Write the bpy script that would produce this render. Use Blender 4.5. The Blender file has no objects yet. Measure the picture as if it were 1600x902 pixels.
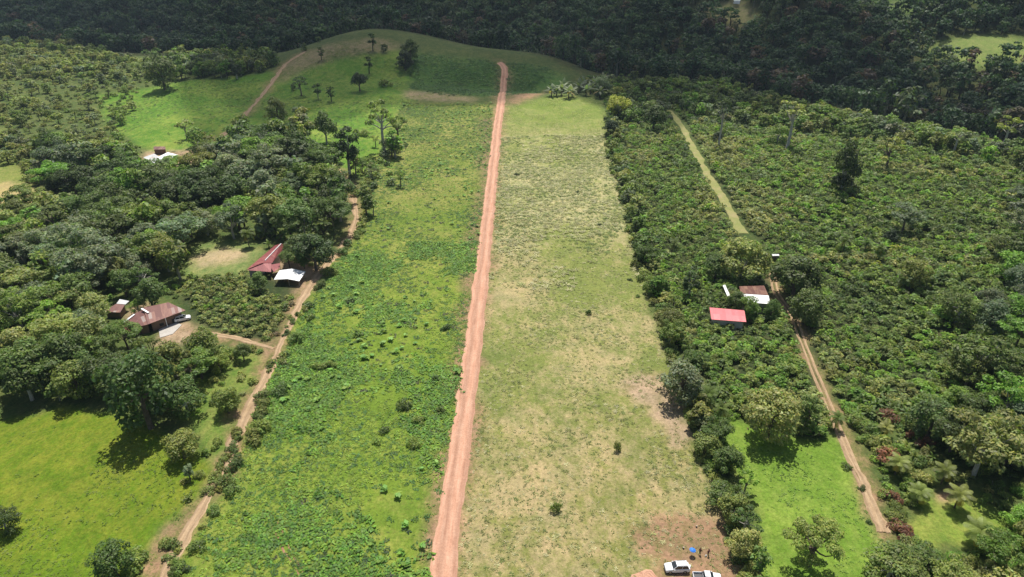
import bpy, math, random
import numpy as np
from math import radians as R, pi

# ------------------------------------------------------------------ camera, world, sun, exposure
scene = bpy.context.scene
COL = scene.collection
CAM_H, PITCH, FPX = 108.0, R(28.0), 1081.0
cam_d = bpy.data.cameras.new('camera'); cam = bpy.data.objects.new('camera', cam_d); COL.objects.link(cam)
cam.location = (0, 0, CAM_H); cam.rotation_euler = (R(90) - PITCH, 0, 0)
cam_d.sensor_width = 36.0; cam_d.lens = 36.0 * FPX / 1600.0
cam_d.clip_start = 1.0; cam_d.clip_end = 9000.0
scene.camera = cam

SUN_EL, SUN_AZ = R(68), R(2)          # azimuth from +Y towards +X
world = bpy.data.worlds.new('World'); scene.world = world; world.use_nodes = True
wn = world.node_tree; wn.nodes.clear()
sky = wn.nodes.new('ShaderNodeTexSky'); sky.sky_type = 'NISHITA'; sky.sun_disc = False
sky.sun_elevation = SUN_EL; sky.sun_rotation = SUN_AZ; sky.air_density = 1.0; sky.dust_density = 1.5
bg = wn.nodes.new('ShaderNodeBackground'); bg.inputs['Strength'].default_value = 0.075
wo = wn.nodes.new('ShaderNodeOutputWorld')
wn.links.new(sky.outputs[0], bg.inputs[0]); wn.links.new(bg.outputs[0], wo.inputs[0])
sd = bpy.data.lights.new('sun', 'SUN'); sd.energy = 5.0; sd.angle = R(0.5); sd.color = (1.0, 0.955, 0.88)
sun = bpy.data.objects.new('sun', sd); COL.objects.link(sun)
sun.rotation_euler = (-(pi / 2 - SUN_EL), 0, -SUN_AZ); sun.location = (0, 200, 500)
scene.view_settings.view_transform = 'Standard'; scene.view_settings.look = 'None'
scene.view_settings.exposure = 0.30; scene.view_settings.gamma = 1.0
scene.view_settings.use_curve_mapping = False
scene.cycles.max_bounces = 5; scene.cycles.diffuse_bounces = 3; scene.cycles.transparent_max_bounces = 6

HAZE = 0.00007
rng = np.random.default_rng(7); random.seed(7)

# ------------------------------------------------------------------ numpy helpers
def _hash(ix, iy, s):
    n = (ix * 374761393 + iy * 668265263 + s * 1442695041) & 0xffffffff
    n = ((n ^ (n >> 13)) * 1274126177) & 0xffffffff
    return ((n ^ (n >> 16)) & 0xffffff) / 16777215.0
def vnoise(x, y, s=0):
    x = np.asarray(x, float); y = np.asarray(y, float)
    ix = np.floor(x).astype(np.int64); iy = np.floor(y).astype(np.int64)
    fx = x - ix; fy = y - iy
    fx = fx * fx * (3 - 2 * fx); fy = fy * fy * (3 - 2 * fy)
    a = _hash(ix, iy, s); b = _hash(ix + 1, iy, s); c = _hash(ix, iy + 1, s); d = _hash(ix + 1, iy + 1, s)
    return a + (b - a) * fx + (c - a) * fy + (a - b - c + d) * fx * fy
def fbm(x, y, s=0, o=4):
    r = 0; a = 0.5; t = 0
    for k in range(o):
        r = r + a * vnoise(np.asarray(x) * 2 ** k, np.asarray(y) * 2 ** k, s + k * 17); t += a; a *= 0.5
    return r / t
def sstep(a, b, x):
    t = np.clip((x - a) / (b - a), 0, 1); return t * t * (3 - 2 * t)
def pip(poly, x, y):
    poly = np.asarray(poly); inside = np.zeros(np.shape(x), bool)
    j = len(poly) - 1
    for i in range(len(poly)):
        xi, yi = poly[i]; xj, yj = poly[j]
        c = ((yi > y) != (yj > y)) & (x < (xj - xi) * (y - yi) / (yj - yi + 1e-12) + xi)
        inside ^= c; j = i
    return inside
def pldist(pl, x, y):
    best = np.full(np.shape(x), 1e9)
    for (x0, y0), (x1, y1) in zip(pl[:-1], pl[1:]):
        dx, dy = x1 - x0, y1 - y0
        t = np.clip(((x - x0) * dx + (y - y0) * dy) / (dx * dx + dy * dy + 1e-9), 0, 1)
        best = np.minimum(best, np.hypot(x - x0 - t * dx, y - y0 - t * dy))
    return best

# ------------------------------------------------------------------ terrain
CX = [-2500, -1200, -530, -352, -200, -11, 37, 64, 156, 186, 235, 269, 400, 600, 1200, 2500]
CY = [1100, 900, 745, 661, 640, 640, 590, 555, 522, 471, 406, 354, 280, 200, 60, -100]
def height(x, y):
    x = np.asarray(x, float); y = np.asarray(y, float)
    yc = np.interp(x, CX, CY)
    d = y - yc - 8
    h = 1.6 * (fbm(x / 70, y / 70, 3, 2) - .5) + 0.5 * (fbm(x / 14, y / 14, 5, 2) - .5)
    out = sstep(40, 130, np.abs(x - 10))
    h = h + out * 7 * (fbm(x / 95, y / 95, 11, 2) - .5)
    h = h - 7 * sstep(-70, -230, x) * sstep(600, 380, y)             # falls towards the left-hand stream
    h = h + 27 * np.exp(-(((x + 118) / 75) ** 2 + ((y - 625) / 95) ** 2))   # grassy hill
    h = h + 9 * np.exp(-(((x - 0) / 60) ** 2 + ((y - 600) / 45) ** 2)) - 7 * np.exp(-(((x - 10) / 90) ** 2 + ((y - 528) / 22) ** 2))
    h = h + 9 * np.exp(-(((x - 215) / 80) ** 2 + ((y - 300) / 110) ** 2))
    far = np.maximum(d, 0)
    h = h - 48 * sstep(0, 130, d)
    rise = np.maximum(far - 165, 0)
    h = h + 235 * (1 - np.exp(-rise * .36 / 235)) * 1.0 + np.minimum(far / 200, 1.4) * 34 * (fbm(x / 170 + 4.3, y / 170, 21, 3) - .5)
    kn = np.exp(-(((x - 500) / 75) ** 2 + ((y - 735) / 45) ** 2))     # far pasture knoll
    return h + 22 * kn

F = np.array([0, math.cos(PITCH), -math.sin(PITCH)]); U = np.array([0, math.sin(PITCH), math.cos(PITCH)])
def ray(px, py, off=0.0):
    d = np.array([(px - 800) / FPX, 0, 0]) + U * (451 - py) / FPX + F
    t = np.arange(60, 2600, 1.0)
    P = np.array([0, 0, CAM_H])[None] + t[:, None] * d[None]
    below = P[:, 2] < height(P[:, 0], P[:, 1]) + off
    i = int(np.argmax(below)) if below.any() else len(t) - 1
    lo, hi = t[max(i - 1, 0)], t[i]
    for _ in range(12):
        m = (lo + hi) / 2; p = np.array([0, 0, CAM_H]) + m * d
        if p[2] < float(height(p[0], p[1])) + off: hi = m
        else: lo = m
    p = np.array([0, 0, CAM_H]) + hi * d
    return p
def rxy(pts, off=0.0):
    return [tuple(ray(a, b, off)[:2]) for a, b in pts]
def project(x, y, z):
    d = np.stack([np.asarray(x, float), np.asarray(y, float), np.asarray(z, float) - CAM_H], -1)
    dz = d @ F
    return 800 + FPX * d[..., 0] / dz, 451 - FPX * (d @ U) / dz, dz

# ------------------------------------------------------------------ materials
def mat(name):
    m = bpy.data.materials.new(name); m.use_nodes = True; m.node_tree.nodes.clear()
    nt = m.node_tree; out = nt.nodes.new('ShaderNodeOutputMaterial'); p = nt.nodes.new('ShaderNodeBsdfPrincipled')
    nt.links.new(p.outputs[0], out.inputs[0]); return m, nt, p, out
def N(nt, t, **kw):
    n = nt.nodes.new('ShaderNode' + t)
    for k, v in kw.items(): setattr(n, k, v)
    return n
def noise(nt, scale, detail=4, rough=.55, vec=None):
    n = N(nt, 'TexNoise'); n.inputs['Scale'].default_value = scale; n.inputs['Detail'].default_value = detail
    n.inputs['Roughness'].default_value = rough
    if vec is not None: nt.links.new(vec, n.inputs['Vector'])
    return n.outputs['Fac']
def ramp(nt, fac, stops):
    r = N(nt, 'ValToRGB'); e = r.color_ramp.elements
    while len(e) < len(stops): e.new(0.5)
    for i, (p, c) in enumerate(stops): e[i].position = p; e[i].color = (*c, 1) if len(c) == 3 else c
    nt.links.new(fac, r.inputs[0]); return r.outputs[0]
def mixc(nt, a, b, fac, blend='MIX'):
    m = N(nt, 'Mix', data_type='RGBA', blend_type=blend)
    for s, v in ((6, a), (7, b)):
        if isinstance(v, (tuple, list)): m.inputs[s].default_value = (*v, 1)
        else: nt.links.new(v, m.inputs[s])
    if isinstance(fac, float): m.inputs[0].default_value = fac
    else: nt.links.new(fac, m.inputs[0])
    return m.outputs[2]
def math_(nt, op, a, b):
    m = N(nt, 'Math', operation=op)
    for i, v in enumerate((a, b)):
        if isinstance(v, (int, float)): m.inputs[i].default_value = v
        else: nt.links.new(v, m.inputs[i])
    return m.outputs[0]
def g(v): return (v, v, v)

def foliage_mat(name, trans=.36, rough=.55):
    m, nt, p, out = mat(name)
    at = N(nt, 'Attribute', attribute_name='Col'); oi = N(nt, 'ObjectInfo')
    c = mixc(nt, at.outputs['Color'], oi.outputs['Color'], 1.0, 'MULTIPLY')
    nt.links.new(c, p.inputs['Base Color']); p.inputs['Roughness'].default_value = rough
    p.inputs['Specular IOR Level'].default_value = .35
    tr = N(nt, 'BsdfTranslucent'); c2 = mixc(nt, c, (1.25, 1.5, .6), 1.0, 'MULTIPLY'); nt.links.new(c2, tr.inputs[0])
    mx = N(nt, 'MixShader'); mx.inputs[0].default_value = trans
    nt.links.new(p.outputs[0], mx.inputs[1]); nt.links.new(tr.outputs[0], mx.inputs[2]); nt.links.new(mx.outputs[0], out.inputs[0])
    return m
M_LEAF = foliage_mat('foliage'); M_GRASS = foliage_mat('grass_blades', .3, .6)

def wood_mat(name, c0, c1):
    m, nt, p, out = mat(name); tc = N(nt, 'TexCoord')
    f = noise(nt, 3.0, 5, .6, tc.outputs['Object'])
    nt.links.new(ramp(nt, f, [(.3, c0), (.7, c1)]), p.inputs['Base Color']); p.inputs['Roughness'].default_value = .9
    return m
M_BARK = wood_mat('bark', (.07, .05, .035), (.17, .13, .10))
M_PALEBARK = wood_mat('pale_bark', (.30, .27, .23), (.52, .49, .44))

# ground: 'Col' = green cover, 'Dry' = dry/bare cover, 'Mix' = share of dry cover, 'Cell' = size of the patches
def ground_mat():
    m, nt, p, out = mat('ground_cover')
    geo = N(nt, 'NewGeometry'); pos = geo.outputs['Position']
    a = N(nt, 'Attribute', attribute_name='Col'); b = N(nt, 'Attribute', attribute_name='Dry'); w = N(nt, 'Attribute', attribute_name='Mix')
    wv = N(nt, 'Mapping'); nt.links.new(pos, wv.inputs[0]); wv.inputs['Scale'].default_value = (1.0, .62, 1.0); wv.inputs['Rotation'].default_value = (0, 0, .5)
    n1 = noise(nt, .38, 8, .68, wv.outputs[0]); n2 = noise(nt, 2.2, 5, .7, pos); n3 = noise(nt, .07, 4, .6, pos)
    f = math_(nt, 'ADD', math_(nt, 'MULTIPLY', n1, .9), math_(nt, 'MULTIPLY', n2, .5))
    f = math_(nt, 'ADD', f, math_(nt, 'MULTIPLY', n3, .35))
    f = math_(nt, 'SUBTRACT', f, .875)                       # about -.3 .. .3
    f = math_(nt, 'MULTIPLY', f, 3.9)
    f = math_(nt, 'ADD', f, w.outputs['Fac'])
    cl = N(nt, 'Clamp'); nt.links.new(f, cl.inputs[0])
    c = mixc(nt, a.outputs['Color'], b.outputs['Color'], cl.outputs[0])
    v = ramp(nt, noise(nt, 1.3, 8, .75, pos), [(.25, g(.50)), (.5, g(.98)), (.78, g(1.42))])
    c = mixc(nt, c, v, 1.0, 'MULTIPLY')
    v2 = ramp(nt, noise(nt, .12, 5, .6, pos), [(.3, (.80, .86, .8)), (.7, (1.2, 1.12, 1.1))])
    c = mixc(nt, c, v2, 1.0, 'MULTIPLY')
    nt.links.new(c, p.inputs['Base Color']); p.inputs['Roughness'].default_value = .95; p.inputs['Specular IOR Level'].default_value = .15
    bp = N(nt, 'Bump'); bp.inputs['Strength'].default_value = .9; bp.inputs['Distance'].default_value = .35
    nt.links.new(noise(nt, 1.1, 8, .72, pos), bp.inputs['Height']); nt.links.new(bp.outputs[0], p.inputs['Normal'])
    return m
M_GROUND = ground_mat()

def dirt_mat(name, c0, c1, c2, ruts=True):
    m, nt, p, out = mat(name); geo = N(nt, 'NewGeometry'); pos = geo.outputs['Position']
    uv = N(nt, 'UVMap', uv_map='UVMap')
    um = N(nt, 'Mapping'); nt.links.new(uv.outputs[0], um.inputs[0]); um.inputs['Scale'].default_value = (7.0, .55, 1.0) if ruts else (.5, .5, 1)
    f = math_(nt, 'ADD', math_(nt, 'MULTIPLY', noise(nt, 1.0, 7, .62, um.outputs[0]), .7), math_(nt, 'MULTIPLY', noise(nt, .35, 6, .7, pos), .3))
    c = ramp(nt, f, [(.30, c0), (.5, c1), (.70, c2)])
    if ruts:                                                  # wheel-packed lanes and looser crown along the way
        sx = N(nt, 'SeparateXYZ'); nt.links.new(uv.outputs[0], sx.inputs[0])
        s = math_(nt, 'SINE', math_(nt, 'MULTIPLY', sx.outputs[0], 4 * pi), 0)
        s = math_(nt, 'ADD', math_(nt, 'MULTIPLY', s, .11), math_(nt, 'MULTIPLY', noise(nt, 1.8, 6, .7, pos), .5))
        c = mixc(nt, c, ramp(nt, s, [(.12, g(.80)), (.38, g(1.14))]), 1.0, 'MULTIPLY')
    st = N(nt, 'Mapping'); nt.links.new(pos, st.inputs[0])
    c = mixc(nt, c, ramp(nt, noise(nt, 4.5, 4, .7, pos), [(.3, g(.84)), (.7, g(1.12))]), 1.0, 'MULTIPLY')
    nt.links.new(c, p.inputs['Base Color']); p.inputs['Roughness'].default_value = .95; p.inputs['Specular IOR Level'].default_value = .1
    bp = N(nt, 'Bump'); bp.inputs['Strength'].default_value = .6; bp.inputs['Distance'].default_value = .12
    nt.links.new(noise(nt, 2.5, 7, .7, pos), bp.inputs['Height']); nt.links.new(bp.outputs[0], p.inputs['Normal'])
    return m
M_ROAD = dirt_mat('red_gravel', (.34, .170, .108), (.46, .258, .172), (.54, .34, .24))
M_TRACK = dirt_mat('track_earth', (.23, .155, .085), (.36, .25, .15), (.46, .345, .22))
M_SOIL = dirt_mat('bare_soil', (.20, .10, .06), (.30, .165, .10), (.40, .25, .16), False)
M_STRAWPATH = dirt_mat('trodden_grass', (.17, .21, .06), (.24, .24, .09), (.34, .27, .15), False)

def plain(name, c, rough=.5, metal=0, var=.12, scale=3.0, spec=.5):
    m, nt, p, out = mat(name); tc = N(nt, 'TexCoord')
    c0 = tuple(max(0, v * (1 - var)) for v in c); c1 = tuple(min(1, v * (1 + var)) for v in c)
    nt.links.new(ramp(nt, noise(nt, scale, 5, .6, tc.outputs['Object']), [(.3, c0), (.7, c1)]), p.inputs['Base Color'])
    p.inputs['Roughness'].default_value = rough; p.inputs['Metallic'].default_value = metal; p.inputs['Specular IOR Level'].default_value = spec
    return m
def roof_mat(name, c, cstain, amount=.5, pale=None):
    """corrugated sheets: UV.x runs across the ribs in metres, each 0.9 m sheet weathers differently"""
    m, nt, p, out = mat(name); uv = N(nt, 'UVMap', uv_map='UVMap'); sx = N(nt, 'SeparateXYZ'); nt.links.new(uv.outputs[0], sx.inputs[0])
    sheet = math_(nt, 'FLOOR', math_(nt, 'MULTIPLY', sx.outputs[0], 1.1), 0)
    row = math_(nt, 'FLOOR', math_(nt, 'MULTIPLY', sx.outputs[1], .3), 0)
    cmb = N(nt, 'CombineXYZ'); nt.links.new(sheet, cmb.inputs[0]); nt.links.new(row, cmb.inputs[1])
    wn_ = N(nt, 'TexWhiteNoise', noise_dimensions='3D'); nt.links.new(cmb.outputs[0], wn_.inputs[0])
    mp = N(nt, 'Mapping'); nt.links.new(uv.outputs[0], mp.inputs[0]); mp.inputs['Scale'].default_value = (2.2, .35, 1)
    f = math_(nt, 'ADD', math_(nt, 'MULTIPLY', noise(nt, 1.0, 6, .7, mp.outputs[0]), 1.0), math_(nt, 'MULTIPLY', wn_.outputs[0], .35))
    c_ = mixc(nt, c, cstain, ramp(nt, f, [(.85 - amount * .5, g(0)), (1.05 - amount * .35, g(1))]))
    if pale: c_ = mixc(nt, c_, pale, ramp(nt, wn_.outputs[0], [(.87, g(0)), (.9, g(.75))]))
    c_ = mixc(nt, c_, ramp(nt, wn_.outputs[0], [(0, g(.84)), (1, g(1.14))]), 1.0, 'MULTIPLY')
    nt.links.new(c_, p.inputs['Base Color']); p.inputs['Roughness'].default_value = .5; p.inputs['Metallic'].default_value = .1
    w = N(nt, 'TexWave', wave_type='BANDS', bands_direction='X'); nt.links.new(uv.outputs[0], w.inputs['Vector']); w.inputs['Scale'].default_value = 1.3
    bp = N(nt, 'Bump'); bp.inputs['Strength'].default_value = .5; bp.inputs['Distance'].default_value = .04
    nt.links.new(w.outputs['Fac'], bp.inputs['Height']); nt.links.new(bp.outputs[0], p.inputs['Normal'])
    return m
M_RED = roof_mat('red_roof_sheet', (.25, .060, .060), (.30, .11, .085), .35)
M_RUST = roof_mat('rusty_roof_sheet', (.17, .070, .058), (.24, .125, .09), .5, (.30, .25, .23))
M_BROWN = roof_mat('brown_roof_sheet', (.13, .045, .035), (.22, .12, .08), .6)
M_PINK = roof_mat('coral_roof_sheet', (.62, .15, .16), (.58, .19, .18), .2)
M_WHITE = roof_mat('white_roof_sheet', (.80, .80, .79), (.66, .66, .64), .2)
M_ZINC = roof_mat('zinc_roof_sheet', (.55, .56, .56), (.35, .27, .21), .4)
M_WALL = plain('timber_wall', (.17, .11, .075), .85, scale=6, var=.35)
M_WALLB = plain('block_wall', (.42, .38, .33), .85, var=.15)
M_POST = plain('post_wood', (.36, .31, .25), .85)
M_DARK = plain('dark_opening', (.02, .02, .018), .8)
M_CONC = plain('concrete', (.42, .39, .35), .9, scale=.8)
M_PAINT = plain('white_paint', (.80, .81, .82), .22, 0, .02)
M_GLASS = plain('dark_glass', (.02, .025, .03), .08, 0, .05, spec=.8)
M_RUBBER = plain('rubber', (.02, .02, .02), .8)
M_TRIM = plain('black_trim', (.03, .03, .033), .5)
M_CHROME = plain('bright_metal', (.6, .6, .6), .25, .8, .03)
M_LAMPR = plain('red_lens', (.45, .02, .02), .25)
M_BLUE = plain('blue_fabric', (.03, .20, .68), .6, 0, .06)
M_SKIN = plain('skin', (.25, .13, .085), .6)
M_HAIR = plain('black_hair', (.012, .01, .009), .7)
M_SHIRTD = plain('dark_red_cloth', (.13, .03, .03), .85)
M_SHIRTW = plain('white_cloth', (.72, .72, .70), .85)
M_JEANS = plain('dark_cloth', (.035, .03, .035), .85)

# ------------------------------------------------------------------ mesh helpers
def link(name, me, m=None, parent=None, loc=None):
    o = bpy.data.objects.new(name, me); COL.objects.link(o)
    if m is not None and me is not None: me.materials.append(m)
    if parent is not None: o.parent = parent
    if loc is not None: o.location = loc
    return o
def tag(o, label=None, cat=None, group=None, kind=None):
    if label: o['label'] = label
    if cat: o['category'] = cat
    if group: o['group'] = group
    if kind: o['kind'] = kind
    return o
def empty(name, loc, rz=0, **kw):
    o = bpy.data.objects.new(name, None); COL.objects.link(o); o.location = loc; o.rotation_euler = (0, 0, rz)
    o.empty_display_size = .5
    return tag(o, **kw)
def quad_mesh(name, Q, C=None, smooth=False):
    """Q (n,4,3) loose quads, C (n,3) colour per face"""
    n = len(Q); me = bpy.data.meshes.new(name)
    me.vertices.add(4 * n); me.vertices.foreach_set('co', np.ascontiguousarray(Q, np.float32).ravel())
    me.loops.add(4 * n); me.loops.foreach_set('vertex_index', np.arange(4 * n, dtype=np.int32))
    me.polygons.add(n); me.polygons.foreach_set('loop_start', np.arange(0, 4 * n, 4, dtype=np.int32))
    me.polygons.foreach_set('loop_total', np.full(n, 4, np.int32))
    if C is not None:
        a = me.attributes.new('Col', 'FLOAT_COLOR', 'FACE')
        c4 = np.ones((n, 4), np.float32); c4[:, :3] = C; a.data.foreach_set('color', c4.ravel())
    me.update(calc_edges=True); return me
def grid_mesh(name, P, uv=None):
    """P (r,c,3)"""
    r, c, _ = P.shape; me = bpy.data.meshes.new(name)
    me.vertices.add(r * c); me.vertices.foreach_set('co', np.ascontiguousarray(P, np.float32).ravel())
    i = np.arange((r - 1) * (c - 1)); a = (i // (c - 1)) * c + i % (c - 1)
    f = np.stack([a, a + 1, a + c + 1, a + c], -1).astype(np.int32)
    me.loops.add(f.size); me.loops.foreach_set('vertex_index', f.ravel())
    me.polygons.add(len(f)); me.polygons.foreach_set('loop_start', np.arange(0, f.size, 4, dtype=np.int32))
    me.polygons.foreach_set('loop_total', np.full(len(f), 4, np.int32))
    me.polygons.foreach_set('use_smooth', np.ones(len(f), bool))
    if uv is not None:
        l = me.uv_layers.new(name='UVMap'); l.data.foreach_set('uv', uv.reshape(-1, 2)[f.ravel()].astype(np.float32).ravel())
    me.update(calc_edges=True); return me
class MB:
    """plain mesh collector with shared vertices"""
    def __init__(s): s.v = []; s.f = []; s.uv = {}
    def add(s, vs, fs):
        o = len(s.v); s.v += [tuple(map(float, v)) for v in vs]; s.f += [tuple(o + i for i in f) for f in fs]; return s
    def box(s, c, d, rz=0, taper=1.0):
        cx, cy, cz = c; x, y, z = d[0] / 2, d[1] / 2, d[2] / 2; vs = []
        for k, sz in ((1, -z), (taper, z)):
            for a, b in ((-x, -y), (x, -y), (x, y), (-x, y)):
                a *= k; b *= k
                vs.append((cx + a * math.cos(rz) - b * math.sin(rz), cy + a * math.sin(rz) + b * math.cos(rz), cz + sz))
        return s.add(vs, [(3, 2, 1, 0), (4, 5, 6, 7), (0, 1, 5, 4), (1, 2, 6, 5), (2, 3, 7, 6), (3, 0, 4, 7)])
    def tube(s, p0, p1, r0, r1, n=7, cap=True):
        p0 = np.array(p0, float); p1 = np.array(p1, float); d = p1 - p0; d /= np.linalg.norm(d) + 1e-9
        a = np.cross(d, [0, 0, 1.0] if abs(d[2]) < .9 else [1.0, 0, 0]); a /= np.linalg.norm(a); b = np.cross(d, a)
        vs = []
        for p, r in ((p0, r0), (p1, r1)):
            for k in range(n):
                t = 2 * pi * k / n; vs.append(p + r * (math.cos(t) * a + math.sin(t) * b))
        fs = [(k, (k + 1) % n, n + (k + 1) % n, n + k) for k in range(n)]
        if cap: fs += [tuple(range(n))[::-1], tuple(range(n, 2 * n))]
        return s.add(vs, fs)
    def loft(s, rings, cap=True):
        n = len(rings[0]); vs = [v for r in rings for v in r]; fs = []
        for i in range(len(rings) - 1):
            for k in range(n): fs.append((i * n + k, i * n + (k + 1) % n, (i + 1) * n + (k + 1) % n, (i + 1) * n + k))
        if cap: fs += [tuple(range(n))[::-1], tuple(range((len(rings) - 1) * n, len(rings) * n))]
        return s.add(vs, fs)
    def build(s, name, m, parent=None, smooth=False, bevel=0):
        me = bpy.data.meshes.new(name); me.from_pydata(s.v, [], s.f); me.update()
        if smooth: me.polygons.foreach_set('use_smooth', [True] * len(me.polygons))
        o = link(name, me, m, parent)
        if bevel:
            b = o.modifiers.new('bevel', 'BEVEL'); b.width = bevel; b.segments = 2; b.limit_method = 'ANGLE'
        return o

# ------------------------------------------------------------------ outlines on the ground, as world coordinates
ROAD = rxy([(689, 930), (691, 902), (700, 830), (709, 760), (718, 700), (725, 650), (732, 600), (741, 530), (750, 450), (759, 375), (767, 300), (772, 250), (777, 200), (783, 160), (787, 130), (789, 112), (787, 102), (778, 97)])
TRACK_L = rxy([(522, 258), (532, 272), (546, 292), (555, 320), (557, 345), (545, 372), (520, 402), (492, 435), (465, 482), (437, 540), (410, 600), (384, 650), (348, 730), (313, 800), (292, 835), (265, 880), (240, 930)])
TRACK_S = rxy([(296, 518), (330, 522), (370, 530), (402, 537), (434, 548)])
RIDGE_T = rxy([(300, 236), (335, 222), (355, 206), (382, 180), (405, 155), (430, 122), (446, 100), (478, 80)])
GRASS_T = rxy([(1045, 172), (1070, 205), (1088, 240), (1110, 280), (1137, 325), (1162, 368)])
TRACK_R = rxy([(1206, 425), (1212, 460), (1238, 490), (1249, 520), (1266, 565), (1290, 620), (1310, 672), (1331, 722), (1357, 775), (1385, 842)])
DITCH = rxy([(425, 810), (436, 832), (447, 858), (464, 885), (480, 915)])

PZ = {
 'rfield': [(792, 168), (830, 158), (872, 148), (930, 155), (948, 190), (952, 240), (970, 300), (988, 370), (1004, 440), (1026, 480), (1044, 540), (1050, 620), (1070, 680), (1105, 740), (1135, 790), (1155, 850), (1165, 902), (1170, 1000), (680, 1000), (714, 902), (733, 700), (748, 600), (763, 450), (776, 300), (784, 200)],
 'lfield': [(630, 160), (770, 162), (769, 200), (759, 300), (736, 450), (716, 600), (704, 700), (672, 902), (660, 1000), (150, 1000), (270, 890), (345, 780), (390, 680), (425, 590), (470, 500), (520, 415), (560, 370), (578, 290), (600, 220)],
 'pastL': [(-300, 740), (0, 662), (60, 640), (170, 645), (260, 680), (300, 700), (330, 720), (300, 790), (250, 860), (200, 1000), (-300, 1000)],
 'pastR': [(1125, 655), (1300, 680), (1335, 740), (1385, 850), (1395, 880), (1420, 1000), (1190, 1000), (1175, 830), (1150, 730)],
 'lawn': [(1425, 770), (1500, 760), (1560, 800), (1560, 860), (1440, 860)],
 'openL': [(300, 570), (345, 545), (400, 545), (425, 560), (400, 620), (350, 730), (300, 830), (240, 920), (230, 860), (300, 780), (325, 700), (290, 660), (310, 620)],
 'hill': [(150, 150), (300, 125), (440, 112), (520, 75), (640, 82), (660, 120), (640, 200), (600, 250), (560, 275), (350, 245), (230, 235), (170, 200)],
 'crestS': [(438, 104), (470, 84), (520, 68), (590, 60), (640, 72), (600, 84), (530, 92), (470, 112), (440, 132)],
 'knoll': [(640, 80), (780, 96), (850, 104), (890, 120), (880, 140), (800, 150), (700, 150), (640, 140)],
 'strawL': [(-60, 285), (40, 285), (75, 312), (40, 330), (-60, 345)],
 'greenL': [(-60, 262), (20, 256), (48, 268), (30, 292), (-60, 300)],
 'strawM': [(298, 405), (345, 388), (385, 392), (370, 412), (310, 420)],
 'openM': [(300, 380), (390, 372), (400, 395), (380, 430), (300, 435), (285, 420)],
 'yard2': [(255, 520), (292, 500), (312, 515), (290, 535), (250, 548)],
 'yard2b': [(185, 500), (215, 470), (235, 470), (225, 500), (200, 515)],
 'yard1': [(425, 400), (455, 395), (500, 420), (505, 450), (470, 470), (455, 440), (425, 440)],
 'yardT': [(225, 236), (320, 232), (335, 242), (300, 256), (230, 262)],
 'yardR': [(1140, 440), (1215, 430), (1225, 470), (1200, 480), (1140, 476)],
 'bank1': [(632, 141), (700, 146), (745, 154), (738, 160), (632, 154)],
 'bank2': [(798, 148), (860, 138), (868, 146), (830, 155), (798, 166)],
 'parking': [(990, 812), (1130, 812), (1160, 860), (1172, 960), (980, 960), (1030, 880), (985, 835)],
 'bareA': [(975, 590), (1035, 580), (1062, 640), (1080, 690), (1040, 700), (1020, 640), (980, 615)],
 'bareS': [(1465, 765), (1500, 758), (1510, 772), (1480, 782)],
 'verge': [(705, 690), (735, 450), (758, 290), (768, 180), (752, 180), (742, 300), (722, 440), (696, 640)],
 'plantA': [(966, 215), (1045, 190), (1068, 220), (1105, 285), (1160, 375), (1230, 400), (1240, 480), (1262, 570), (1300, 680), (1270, 690), (1150, 650), (1075, 570), (1045, 500), (1012, 430), (985, 330)],
 'plantB': [(1075, 192), (1230, 212), (1400, 238), (1600, 285), (1800, 330), (1800, 480), (1600, 500), (1520, 560), (1470, 640), (1320, 645), (1290, 590), (1258, 520), (1240, 470), (1205, 400), (1172, 360), (1120, 280)],
 'plantC': [(296, 440), (390, 432), (470, 442), (462, 470), (440, 510), (415, 535), (330, 515), (300, 500), (285, 470)],
 'clearA': [(1080, 12), (1160, -8), (1195, 50), (1130, 40)],
 'clearB': [(1320, -10), (1430, -10), (1450, 20), (1390, 26)],
 'clearC': [(1440, 76), (1500, 58), (1600, 56), (1640, 80), (1600, 100), (1520, 108), (1470, 90)],
 'clearD': [(1500, -10), (1540, -10), (1530, 22), (1510, 20)],
}
Z = {k: rxy(v) for k, v in PZ.items()}

# ------------------------------------------------------------------ ground sheet
nr, nc = 960, 880
ys = 20 * (3000 / 20) ** np.linspace(0, 1, nr)
us = np.linspace(-1.55, 1.55, nc)
YY, UU = np.meshgrid(ys, us, indexing='ij'); XX = UU * (YY + 60)
YY = YY - 30
HH = height(XX, YY)
G = np.stack([XX, YY, HH], -1)
gm = grid_mesh('ground', G)
xs_, ys_ = XX + 5.0 * (fbm(XX / 17, YY / 17, 32, 2) - .5) + 3.0 * (fbm(XX / 5, YY / 5, 31, 3) - .5) * 2, YY + 3.0 * (fbm(XX / 5, YY / 5, 47, 3) - .5) * 2
green = np.empty(XX.shape + (3,)); green[:] = (.045, .062, .02)
dry = np.empty_like(green); dry[:] = (.10, .095, .035)
mixw = np.full(XX.shape, .25)
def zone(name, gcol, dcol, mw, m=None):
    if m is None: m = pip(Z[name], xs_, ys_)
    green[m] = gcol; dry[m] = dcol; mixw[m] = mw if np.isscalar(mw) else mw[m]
big = fbm(XX / 38, YY / 38, 61, 4); big2 = fbm(XX / 22, YY / 22, 71, 4)
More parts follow.
